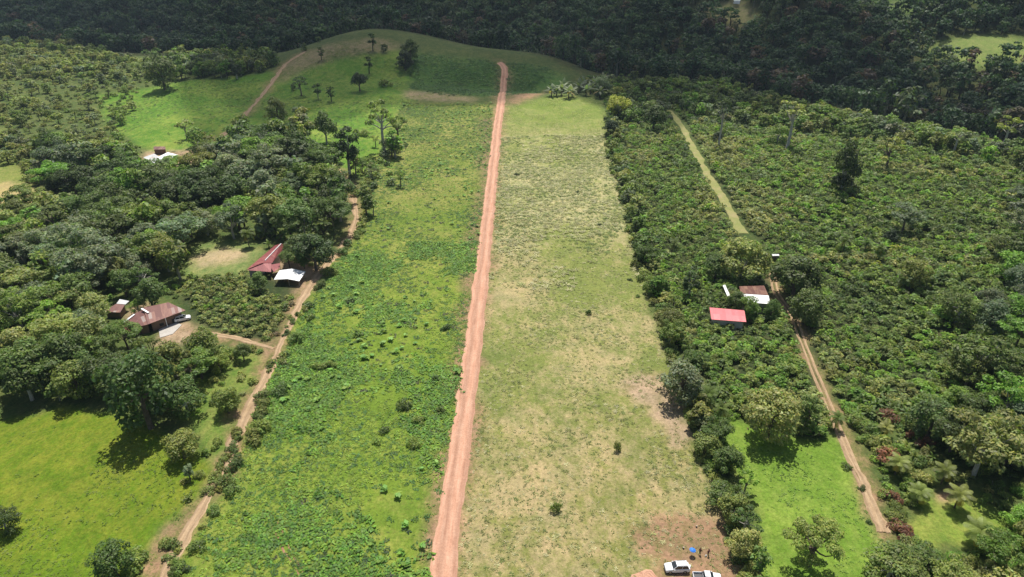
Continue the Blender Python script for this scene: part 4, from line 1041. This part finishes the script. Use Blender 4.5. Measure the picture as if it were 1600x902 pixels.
rows += low_rows('rfield', 1.9, 'tussock', ST, .8, 1.5, n1(1, 38, 14), .45, cut=lambda a, b: (b + 60 * (fbm(a / 18, b / 18, 6, 3) - .5) * 2.5 > 220) & (b + 40 * (fbm(a / 14, b / 14, 4, 3) - .5) < 390))
rows += low_rows('rfield', 1.25, 'tuft', GY + ST, .5, 1.1, n1(1, 35, 9), .47)
rows += low_rows('rfield', 1.6, 'tussock', ST + GY, .35, .7, n1(1, 36, 9), .55, cut=lambda a, b: b < 235)
tag(merge('grass', rows, M_GRASS, table=LOW), 'mown pale grass and straw tussocks on the field right of the red road', 'grass', kind='stuff')
rows = []
for zn, cl in (('pastL', [(.14, .21, .02), (.20, .25, .05), (.12, .19, .02)]), ('pastR', [(.16, .27, .035), (.13, .23, .03), (.21, .31, .06)])):
    rows += low_rows(zn, 1.2, 'tuft', cl, .6, 1.3, n1(1, 7, 9), .54)
rows += low_rows('hill', 2.6, 'weed', [(.07, .13, .03), (.13, .18, .04)], .4, 1.3, n1(1, 8, 30), .5)
rows += low_rows('knoll', 2.0, 'weed', [(.04, .10, .022), (.06, .14, .03), (.09, .17, .03)], .8, 1.9, n1(1, 9, 22), .42)
tag(merge('grass', rows, M_GRASS, table=LOW), 'lush green pasture grass on the small left and right pastures and far hill', 'grass', kind='stuff')
# ------------------------------------------------------------------ cloud that shades the far side of the valley
def cloud():
    px = [(285, 128), (330, 160), (372, 195), (430, 205), (500, 178), (560, 168), (640, 150), (785, 152), (880, 128), (915, 150), (955, 158), (1040, 190), (1100, 160), (1180, 168), (1235, 172)]
    e = [(-1900, 900), (-800, 770), (-520, 745), (-360, 668), (-265, 640)] + rxy(px) + [(205, 470), (245, 425), (285, 370), (430, 270), (640, 180), (1300, 0), (1900, -200)]
    e = np.array(e); alt = 520.0
    n = 220; s = np.r_[0, np.cumsum(np.hypot(*(e[1:] - e[:-1]).T))]; t = np.linspace(0, s[-1], n)
    ex = np.interp(t, s, e[:, 0]); ey = np.interp(t, s, e[:, 1]) + 14 * (fbm(t / 30, t * 0, 8, 3) - .5)
    sh = 1 / math.tan(SUN_EL); ex2 = ex + (alt) * sh * math.sin(SUN_AZ); ey2 = ey + alt * sh * math.cos(SUN_AZ)
    m = 90; P = np.zeros((2 * m, n, 3))
    for j in range(m):
        f = j / (m - 1); y = ey2 - 25 + (3200 - ey2) * f ** 2.6; th = 8 + 130 * math.sin(min(1, f * 3.2) * pi / 2)
        lump = fbm(ex2 / 160, y / 160, 19, 4)
        P[m - 1 - j, :, 0] = ex2; P[m - 1 - j, :, 1] = y; P[m - 1 - j, :, 2] = alt - 12 * lump * (j > 0)
        P[m + j, :, 0] = ex2; P[m + j, :, 1] = y; P[m + j, :, 2] = alt + 1 + th * lump * 1.6
    me = grid_mesh('cloud', P)
    fd = np.ones((2 * m, n)); 
    for j in range(m):
        y = P[m + j, :, 1] - ey2; fd[m - 1 - j] = fd[m + j] = sstep(0, 38, y + 26 * (fbm(P[m + j, :, 0] / 30, P[m + j, :, 1] / 30, 12, 3) - .5))
    for (gx_, gy_), rad, dep in ((np.mean(Z['clearC'], 0), 95, .95), (np.mean(Z['clearA'], 0), 60, .6), (np.mean(Z['clearB'], 0), 80, .7)):
        for a_ in range(2 * m):
            dd = np.hypot(P[a_, :, 0] - gx_ - (alt - 20) * sh * math.sin(SUN_AZ), P[a_, :, 1] - gy_ - (alt - 20) * sh * math.cos(SUN_AZ)) / (rad * (.7 + .6 * fbm(P[a_, :, 0] / 60, P[a_, :, 1] / 60, 3, 3)))
            fd[a_] *= 1 - dep * np.exp(-dd ** 4)
    at_ = me.attributes.new('Fade', 'FLOAT', 'POINT'); at_.data.foreach_set('value', fd.astype(np.float32).ravel())
    mt, nt, p, out = mat('cloud_vapour')
    df = N(nt, 'BsdfDiffuse'); df.inputs[0].default_value = (.85, .86, .88, 1); tl = N(nt, 'BsdfTranslucent'); tl.inputs[0].default_value = (.9, .92, .95, 1); tp = N(nt, 'BsdfTransparent')
    a = N(nt, 'MixShader'); a.inputs[0].default_value = .55; nt.links.new(df.outputs[0], a.inputs[1]); nt.links.new(tl.outputs[0], a.inputs[2])
    b = N(nt, 'MixShader'); nt.links.new(a.outputs[0], b.inputs[1]); nt.links.new(tp.outputs[0], b.inputs[2])
    geo = N(nt, 'NewGeometry'); f = noise(nt, .006, 4, .6, geo.outputs['Position'])
    fa = N(nt, 'Attribute', attribute_name='Fade')
    inv = math_(nt, 'SUBTRACT', 1.0, fa.outputs['Fac']); nt.links.new(math_(nt, 'MAXIMUM', ramp(nt, f, [(.40, g(.28)), (.68, g(.55))]), inv), b.inputs[0]); nt.links.new(b.outputs[0], out.inputs[0])
    tag(link('cloud', me, mt), kind='structure')
cloud()

# ------------------------------------------------------------------ buildings
def rp(px, py, h): return ray(px, py, h)
class Building:
    def __init__(s, name, px, py, label, cat, group=None):
        b = ray(px, py); s.b = np.array([b[0], b[1], float(height(b[0], b[1]))]); s.root = empty(name, tuple(s.b), label=label, cat=cat, group=group)
    def roof(s, quads, m, name='roof', thick=.07, label=None):
        """quads of (px, py, height above ground); first edge is the upper one, ribs run from it to the opposite edge"""
        V = []; Fc = []; UV = []; out = []
        for q in quads:
            P = np.array([rp(*c) for c in q]) - s.b; out.append(P)
            n = np.cross(P[1] - P[0], P[3] - P[0]); n /= np.linalg.norm(n); n = n if n[2] > 0 else -n
            o = len(V); V += list(P) + list(P - n * thick)
            fs = [(0, 1, 2, 3), (7, 6, 5, 4), (0, 4, 5, 1), (1, 5, 6, 2), (2, 6, 7, 3), (3, 7, 4, 0)]
            ex = (P[1] - P[0]) / np.linalg.norm(P[1] - P[0]); ey = np.cross(n, ex)
            for f in fs:
                Fc.append(tuple(o + i for i in f)); UV += [(float((V[o + i] - P[0]) @ ex), float((V[o + i] - P[0]) @ ey)) for i in f]
        me = bpy.data.meshes.new(name); me.from_pydata([tuple(v) for v in V], [], Fc); l = me.uv_layers.new(name='UVMap')
        for i, u in enumerate(UV): l.data[i].uv = u
        o = link(name, me, m, s.root); tag(o, label); return out
    def walls(s, P, inset=.7, m=M_WALL, top=.12, name='wall', sides=(0, 1, 2, 3)):
        c = P.mean(0); Q = c + (P - c) * (1 - inset / max(2.0, np.linalg.norm(P - c, axis=1).mean())); b = MB()
        for i in sides:
            a, d = Q[i], Q[(i + 1) % 4]; e = (d - a)[:2]; e = e / (np.linalg.norm(e) + 1e-9); nn = np.array([-e[1], e[0]]) * .07
            z0 = -.8; vs = []
            for zz in (0, 1):
                for p, sg in ((a, 1), (d, 1), (d, -1), (a, -1)): vs.append((p[0] + nn[0] * sg, p[1] + nn[1] * sg, z0 if zz == 0 else p[2] - top))
            b.add(vs, [(0, 1, 2, 3), (7, 6, 5, 4), (0, 4, 5, 1), (1, 5, 6, 2), (2, 6, 7, 3), (3, 7, 4, 0)])
        w = b.build(name, m, s.root)
        # a door and a window on the side that faces the yard
        a, d = Q[sides[-1]], Q[(sides[-1] + 1) % 4]; e = (d - a)[:2]; L = np.linalg.norm(e); e = e / (L + 1e-9); an = math.atan2(e[1], e[0])
        if L > 3:
            for t, nm, w_, h_, z_ in ((.3, 'door', .95, 2.0, .9), (.7, 'window', 1.2, .9, 1.35)):
                p = a[:2] + (d - a)[:2] * t; MB().box((p[0], p[1], z_), (w_, .24, h_), an).build(nm, M_DARK, s.root)
        return Q
    def posts(s, P, idx=(0, 1, 2, 3), m=M_POST, inset=.35, r=.08):
        c = P.mean(0)
        for i in idx:
            p = c + (P[i] - c) * (1 - inset / np.linalg.norm(P[i] - c)); MB().tube((p[0], p[1], -.8), (p[0], p[1], p[2] - .08), r, r, 6).build('post', m, s.root)
    def slab(s, pts, m=M_CONC, name='floor', th=.12):
        P = np.array([rp(a, b, .1) for a, b in pts]) - s.b; n = len(P)
        MB().add([(p[0], p[1], p[2] + .05) for p in P] + [(p[0], p[1], p[2] - .6) for p in P], [tuple(range(n)), tuple(range(2 * n - 1, n - 1, -1))] + [(i, n + i, n + (i + 1) % n, (i + 1) % n) for i in range(n)]).build(name, m, s.root)

B = Building('farmhouse', 415, 412, 'long farmhouse with a gabled dark red sheet roof beside the white canopy', 'house')
r_ = B.roof([[(438.8, 381, 4.6), (410, 411, 4.6), (385, 421.5, 3.2), (429.5, 383.5, 3.2)], [(438.8, 381, 4.6), (410, 411, 4.6), (425.4, 411, 3.3), (447.8, 381.5, 3.3)]], M_RED)
B.roof([[(410, 411.3, 4.4), (424, 411.5, 3.6), (423.5, 425, 2.7), (386, 422.3, 3.0)]], M_RED, 'porch_roof')
P0 = np.array([r_[0][2], r_[0][3], r_[1][3], r_[1][2]]); B.walls(P0, .8, M_WALLB, top=.25)
p2 = B.roof([[(420.5, 414, 3.0), (437.5, 411.2, 2.7), (437, 418.5, 2.5), (428, 425.5, 2.5)]], M_RED, 'lean_to_roof'); B.posts(p2[0], (1, 2, 3))
MB().tube(tuple(np.array(rp(435, 404, .1)) - B.b - (0, 0, .4)), tuple(np.array(rp(434, 402, 3.0)) - B.b), .09, .09, 6).build('post', M_PAINT, B.root)
ra, rb = (np.array(rp(439.2, 380.9, 4.66)) - B.b, np.array(rp(414, 407, 4.66)) - B.b); MB().tube(ra, rb, .13, .13, 6).build('ridge_cap', M_WHITE, B.root)
B = Building('canopy', 453, 430, 'white sheet canopy on posts in front of the long red-roofed farmhouse', 'canopy')
q = B.roof([[(457, 420, 2.9), (436.5, 422.5, 2.5), (428, 437, 2.3), (449, 436, 2.7)], [(457, 420, 2.9), (477.5, 424.5, 2.4), (467.5, 439.5, 2.2), (449, 436, 2.7)]], M_WHITE); B.posts(q[0], (1, 2)); B.posts(q[1], (1, 2, 3))
B = Building('farmhouse', 250, 497, 'farmhouse with a wide rust-streaked roof in stepped sections and concrete yard', 'house')
q = B.roof([[(224, 481, 4.6), (263, 472.5, 4.4), (290, 485, 3.2), (231, 507, 3.3)]], M_RUST); B.walls(q[0], 1.3, M_WALL, sides=(0, 3, 1, 2)); B.posts(q[0], (1, 2)); 
pa = q[0][2] * .45 + q[0][3] * .55; MB().tube((pa[0], pa[1], -.6), (pa[0], pa[1], pa[2] - .1), .09, .09, 6).build('post', M_PAINT, B.root)
q = B.roof([[(211, 489.5, 3.6), (223.5, 484, 4.0), (231.2, 507, 3.1), (218, 510.5, 2.9)], [(197, 501, 3.0), (211, 490, 3.5), (218, 510.3, 2.8), (208.5, 515, 2.6)]], M_RUST, 'roof'); B.walls(q[0], .5, M_WALL); B.walls(q[1], .5, M_WALL)
q = B.roof([[(190, 508.5, 2.5), (197, 502.5, 2.7), (208.5, 515.8, 2.2), (200, 519.5, 2.0)]], M_RED, 'lean_to_roof'); B.posts(q[0])
for a_, b_ in (((221, 482, 4.75), (232, 488.5, 4.4)), ((194, 503, 3.2), (210, 491, 3.7))):
    u, v = np.array(rp(*a_)) - B.b, np.array(rp(*b_)) - B.b; w_ = unit(np.cross(v - u, [0, 0, 1.])) * .28
    MB().add([u - w_, u + w_, v + w_, v - w_, u - w_ - (0, 0, .06), u + w_ - (0, 0, .06), v + w_ - (0, 0, .06), v - w_ - (0, 0, .06)], [(0, 1, 2, 3), (7, 6, 5, 4), (0, 4, 5, 1), (1, 5, 6, 2), (2, 6, 7, 3), (3, 7, 4, 0)]).build('ridge_cap', M_WHITE, B.root)
B.slab([(248, 515), (275, 503), (284, 508), (270, 522), (250, 528)])
B = Building('shed', 182, 484, 'small rusty lean-to shed with a zinc corner left of the wide rusty house', 'shed')
q = B.roof([[(181, 475, 2.9), (196, 475, 2.8), (187.5, 488.5, 2.2), (162, 487, 2.3)]], M_RUST); B.walls(q[0], .5); q = B.roof([[(187, 467.5, 3.2), (202, 470.5, 3.0), (196, 475.8, 2.85), (182, 474.6, 2.95)]], M_ZINC, 'lean_to_roof'); B.posts(q[0], (0, 1))
B = Building('barn', 1137, 493, 'low barn with a plain coral red roof among the plantation bushes', 'barn')
q = B.roof([[(1108.6, 480.5, 4.4), (1163, 485.2, 4.4), (1166, 503.2, 3.8), (1111.7, 499.2, 3.8)]], M_PINK); B.walls(q[0], .9, M_WALLB)
B = Building('farmhouse', 1180, 468, 'farmhouse half white and half brown roofed, above the coral roof', 'house')
q = B.roof([[(1158, 459, 5.0), (1201, 462, 5.0), (1203.5, 475, 4.2), (1160, 472, 4.2)]], M_WHITE, label='white front roof slope'); q2 = B.roof([[(1157.5, 458.4, 5.0), (1200.5, 461.4, 5.0), (1194, 446.5, 4.6), (1155, 447.5, 4.6)]], M_BROWN, label='rusty brown rear roof slope')
B.walls(np.array([q2[0][3], q2[0][2], q[0][2], q[0][3]]), .9, M_WALLB)
B = Building('awning', 1134, 455, 'narrow white awning sheet left of the white and brown roof', 'awning')
q = B.roof([[(1129.3, 446, 3.9), (1133, 445, 3.9), (1141, 462.5, 3.6), (1137, 464, 3.6)]], M_WHITE); B.posts(q[0])
B = Building('hut', 1212, 400, 'tiny pale-roofed hut behind the wide olive tree', 'hut')
q = B.roof([[(1206, 397.2, 3.0), (1217, 397.2, 3.0), (1218, 399.8, 2.7), (1207, 400, 2.7)]], M_ZINC); B.walls(q[0], .3)
B = Building('barn', 242, 248, 'white-roofed barn on the left hillside, left of a twin', 'barn')
q = B.roof([[(224, 246, 4.2), (241, 240, 4.4), (253, 248, 3.6), (238, 257.5, 3.4)]], M_ZINC); B.walls(q[0], .6)
B = Building('barn', 262, 246, 'bright white-roofed barn on the left hillside, right of a twin', 'barn')
q = B.roof([[(244, 247, 4.2), (262, 238, 4.4), (278, 242, 3.6), (257, 252.5, 3.4)]], M_WHITE); B.walls(q[0], .6)
B = Building('shed', 250, 234, 'small dark brown shed behind the white hillside roofs', 'shed')
q = B.roof([[(240, 229, 3.4), (258, 229, 3.4), (259, 233.5, 2.9), (240, 234, 2.9)]], M_BROWN); B.walls(q[0], .4)
B = Building('hut', 1152, 4, 'white hut on the far hillside clearing at the top', 'hut')
q = B.roof([[(1146, -3, 7), (1156, -3, 7), (1157, 1.5, 6), (1147, 1.5, 6)]], M_WHITE); B.walls(q[0], .5, M_PAINT)

# ------------------------------------------------------------------ vehicles
def car(px, py, yaw, label, cat, pickup=False, grp='vehicles parked on the trodden ground'):
    b = ray(px, py, .9); root = empty('pickup_truck' if pickup else 'parked_car', (b[0], b[1], float(height(b[0], b[1])) + .09), yaw, label=label, cat=cat)
    L = 5.2 if pickup else 4.6; h = L / 2; W = .92
    def ring(x, w, zb, zt, k=.93): return [(x, -w * .96, zb), (x, w * .96, zb), (x, w, zb + .22), (x, w, zt - .14), (x, w * k, zt), (x, -w * k, zt), (x, -w, zt - .14), (x, -w, zb + .22)]
    if pickup:
        secs = [(-h, .80, .42, .78), (-h + .12, .90, .34, .92), (-h + .5, W, .32, 1.02), (-1.15, W, .32, 1.13), (.75, W, .32, 1.13), (.80, W, .34, .72), (h - .1, W, .38, .72), (h, W * .97, .45, .70)]
    else:
        secs = [(-h, .78, .40, .78), (-h + .12, .88, .32, .93), (-h + .5, W, .30, 1.04), (-.95, W, .30, 1.13), (h - .25, W, .32, 1.13), (h - .05, .88, .36, 1.05), (h, .82, .42, .95)]
    MB().loft([ring(*s_) for s_ in secs]).build('body', M_PAINT, root, smooth=False, bevel=.03)
    if pickup: c0, c1, t0, t1 = -1.15, .72, -.45, .50
    else: c0, c1, t0, t1 = -.98, h - .22, -.22, h - .55
    zt = 1.72
    MB().add([(c0, -.84, 1.12), (c1, -.84, 1.12), (c1, .84, 1.12), (c0, .84, 1.12), (t0, -.67, zt), (t1, -.67, zt), (t1, .67, zt), (t0, .67, zt)],
             [(0, 1, 5, 4), (1, 2, 6, 5), (2, 3, 7, 6), (3, 0, 4, 7), (4, 5, 6, 7), (3, 2, 1, 0)]).build('window', M_GLASS, root)
    MB().box(((t0 + t1) / 2, 0, zt + .03), (t1 - t0 + .10, 1.40, .08), taper=.94).build('roof', M_PAINT, root, bevel=.03)
    for x0, x1 in ((c0, t0), (c1, t1)) + (((c0 + c1) / 2 + .1, (t0 + t1) / 2 + .1),):
        for sg in (-1, 1): MB().tube((x0, sg * .845, 1.12), (x1, sg * .685, zt), .045, .04, 5).build('pillar', M_PAINT, root)
    if pickup:
        for sg in (-1, 1): MB().box((1.66, sg * .87, .92), (1.82, .09, .44)).build('bed_side', M_PAINT, root, bevel=.02)
        MB().box((h - .06, 0, .92), (.09, 1.66, .44)).build('tailgate', M_PAINT, root, bevel=.02); MB().box((1.66, 0, .735), (1.7, 1.62, .03)).build('bed_floor', M_TRIM, root)
        MB().tube((.86, -.8, 1.45), (.86, .8, 1.45), .04, .04, 6).tube((.86, -.8, .8), (.86, -.8, 1.45), .04, .04, 6).tube((.86, .8, .8), (.86, .8, 1.45), .04, .04, 6).build('roll_bar', M_TRIM, root)
    else:
        for sg in (-1, 1): MB().tube((t0 + .1, sg * .6, zt + .12), (t1 - .1, sg * .6, zt + .12), .025, .025, 5).build('roof_rail', M_TRIM, root)
        MB().tube((h + .03, 0, .85), (h + .20, 0, .85), .34, .33, 14).build('spare_wheel_cover', M_PAINT, root)
    for sx in (-h + .85, h - .95):
        for sg in (-1, 1):
            w = MB().tube((sx, sg * .70, .36), (sx, sg * .95, .36), .36, .36, 16).build('wheel', M_RUBBER, root); MB().tube((sx, sg * .94, .36), (sx, sg * .962, .36), .21, .20, 12).build('rim', M_CHROME, w)
    for sg in (-1, 1):
        MB().box((-h + .05, sg * .62, .80), (.14, .30, .15)).build('headlight', M_CHROME, root, bevel=.02); MB().box((h - .02, sg * .80, .88), (.08, .12, .24)).build('taillight', M_LAMPR, root)
        MB().box((c0 + .25, sg * 1.0, 1.16), (.10, .20, .14)).build('mirror', M_PAINT, root)
    MB().box((-h - .02, 0, .52), (.14, 1.55, .18)).build('bumper', M_TRIM, root, bevel=.02); MB().box((-h + .01, 0, .74), (.06, .8, .14)).build('grille', M_TRIM, root)
    return root
car(1058, 886, R(2), 'white sport utility car with black windows parked nose left beside the umbrella', 'car')
car(1105, 902, R(177), 'white pickup truck with an open bed, cut by the bottom edge of the photo', 'pickup', pickup=True)
bpy.context.view_layer.update()
car(285, 497, R(205), 'pale car parked at the right end of the rust-streaked farmhouse roof', 'car')

# ------------------------------------------------------------------ people and the umbrella
def skin_mesh(name, V, E, Rr, m, parent, root=0, lev=1):
    me = bpy.data.meshes.new(name); me.from_pydata(V, E, []); o = link(name, me, m, parent)
    sk = o.modifiers.new('skin', 'SKIN')
    if not me.skin_vertices:
        bpy.context.view_layer.objects.active = o; bpy.ops.mesh.customdata_skin_add()
    for i, s_ in enumerate(me.skin_vertices[0].data): s_.radius = (Rr[i], Rr[i]) if np.isscalar(Rr[i]) else Rr[i]; s_.use_root = i == root
    su = o.modifiers.new('subdivision', 'SUBSURF'); su.levels = lev; su.render_levels = lev + 1; return o
def person(px, py, yaw, label, shirt, trousers, stride=.12, arm=.18, bent=False):
    b = ray(px, py, .8); root = empty('person', (b[0], b[1], float(height(b[0], b[1])) + .03), yaw, label=label, cat='person', group=None)
    V = []; E = []; Rr = []
    def v(p, r, par=None):
        V.append(p); Rr.append(r)
        if par is not None: E.append((par, len(V) - 1))
        return len(V) - 1
    pel = v((0, 0, .93), (.15, .11)); sp = v((0, .01, 1.12), (.135, .10), pel); ch = v((0, .0, 1.33), (.17, .11), sp); nk = v((0, .01, 1.47), .055, ch); hd = v((0, .03, 1.58), .085, nk); v((0, .03, 1.68), .075, hd)
    for sg in (-1, 1):
        st = sg * stride; hp = v((sg * .09, 0, .88), .09, pel); kn = v((sg * .10, st * .6 + .03, .49), .06, hp); an = v((sg * .10, st, .09), .04, kn); v((sg * .11, st + .16, .03), .035, an)
        sh = v((sg * .19, 0, 1.40), .06, ch); el = v((sg * .25, -st * .5, 1.13), .043, sh); wr = v((sg * (.25 if not bent else .16), -st * .5 + (arm if bent else .06), .90 if not bent else 1.12), .03, el)
        pm = v((sg * .25 if not bent else sg * .12, V[wr][1] + .03, V[wr][2] - .07), .032, wr)
        for k in range(5):
            f1 = v((V[pm][0] + (k - 2) * .012, V[pm][1] + (.02 if k else .05), V[pm][2] - .05), .010, pm); v((V[f1][0], V[f1][1] + .015, V[f1][2] - (.035 if k else .01)), .009, f1)
    skin_mesh('body', V, E, Rr, M_SKIN, root)
    Vt = [(0, 0, 1.0), (0, 0, .90)]; Et = [(0, 1)]; Rt = [(.165, .125), (.165, .125)]
    for sg in (-1, 1):
        st = sg * stride; Vt += [(sg * .095, 0, .82), (sg * .10, st * .6 + .03, .49), (sg * .10, st, .13)]; n_ = len(Vt); Et += [(1, n_ - 3), (n_ - 3, n_ - 2), (n_ - 2, n_ - 1)]; Rt += [.105, .078, .065]
    skin_mesh('trousers', Vt, Et, Rt, trousers, root)
    Vs = [(0, 0, .97), (0, .01, 1.15), (0, 0, 1.36), (0, .01, 1.44)]; Es = [(0, 1), (1, 2), (2, 3)]; Rs = [(.17, .13), (.16, .125), (.19, .13), .08]
    for sg in (-1, 1): Vs += [(sg * .20, 0, 1.39), (sg * .235, -sg * stride * .3, 1.22)]; n_ = len(Vs); Es += [(2, n_ - 2), (n_ - 2, n_ - 1)]; Rs += [.075, .062]
    skin_mesh('shirt', Vs, Es, Rs, shirt, root)
    skin_mesh('hair', [(0, 0, 1.66), (0, .03, 1.71), (0, -.02, 1.60)], [(0, 1), (0, 2)], [.098, .07, .08], M_HAIR, root)
    return root
person(1094, 862, R(150), 'person in dark red shirt standing right of the blue umbrella', M_SHIRTD, M_JEANS, bent=True)
p_ = person(1107, 864, R(200), 'person in dark clothes, rightmost of two, with a white bag at the feet', M_SHIRTD, M_JEANS, .18)
b_ = np.array(p_.location); x_, y_ = b_[0] - .45, b_[1] - .15
bgr = empty('bag', (x_, y_, float(height(x_, y_))), .4, label='small white bag standing on the ground beside the rightmost person', cat='bag')
MB().box((0, 0, .19), (.36, .2, .38), taper=.8).build('sack', M_SHIRTW, bgr, bevel=.03); MB().tube((-.08, 0, .37), (0, 0, .50), .012, .012, 5).tube((0, 0, .50), (.08, 0, .37), .012, .012, 5).build('handle', M_SHIRTW, bgr)
u = ray(1083, 856, 2.1); ur = empty('umbrella', (u[0], u[1], float(height(u[0], u[1]))), label='open bright blue sun umbrella on a thin pole behind the white car', cat='umbrella')
can = MB(); nseg = 8; rr_ = [(0, 2.25), (.22, 2.19), (.46, 2.04), (.66, 1.84)]; vs = []; tilt = .16
for r0_, z_ in rr_:
    for k in range(nseg * 2):
        t = 2 * pi * k / (nseg * 2); q_ = r0_ * (1 if k % 2 == 0 else .94); vs.append((q_ * math.cos(t), q_ * math.sin(t), z_ - tilt * q_ * math.cos(t)))
can.add(vs, [(i * 16 + k, i * 16 + (k + 1) % 16, (i + 1) * 16 + (k + 1) % 16, (i + 1) * 16 + k) for i in range(3) for k in range(16)])
ur.scale = (.95, .95, .8); co = can.build('canopy', M_BLUE, ur); so = co.modifiers.new('thickness', 'SOLIDIFY'); so.thickness = .012
MB().tube((0, 0, -.3), (0, 0, 2.32), .018, .014, 8).build('pole', M_CHROME, ur)
for k in range(8): t = 2 * pi * k / 8; MB().tube((0, 0, 2.2), (.64 * math.cos(t), .64 * math.sin(t), 1.83 - tilt * .64 * math.cos(t)), .007, .006, 4).build('rib', M_TRIM, ur)
for px_, py_, lb_ in ((1067.5, 857.5, 'dark stump on the trodden ground left of the blue umbrella'), (1088, 824, 'dark stump on the bare ground above the blue umbrella')):
    u = ray(px_, py_); st_ = empty('stump', (u[0], u[1], float(height(u[0], u[1]))), label=lb_, cat='stump')
    MB().tube((0, 0, -.2), (.05, 0, .38), .21, .16, 9).build('stem', M_BARK, st_); MB().tube((.05, 0, .38), (.05, 0, .40), .155, .15, 9).build('cut_top', M_POST, st_)

# ------------------------------------------------------------------ haze
def haze():
    b = MB().box((0, 1700, 60), (11000, 4100, 700)); o = b.build('haze', None); me = o.data
    m = bpy.data.materials.new('haze_air'); m.use_nodes = True; nt = m.node_tree; nt.nodes.clear(); out = nt.nodes.new('ShaderNodeOutputMaterial')
    v = N(nt, 'VolumePrincipled'); v.inputs['Color'].default_value = (.62, .80, 1, 1); v.inputs['Density'].default_value = HAZE; v.inputs['Anisotropy'].default_value = .2
    nt.links.new(v.outputs[0], out.inputs['Volume']); me.materials.append(m); tag(o, 'thin blue air haze over the whole valley', 'haze', kind='stuff')
if HAZE: haze()
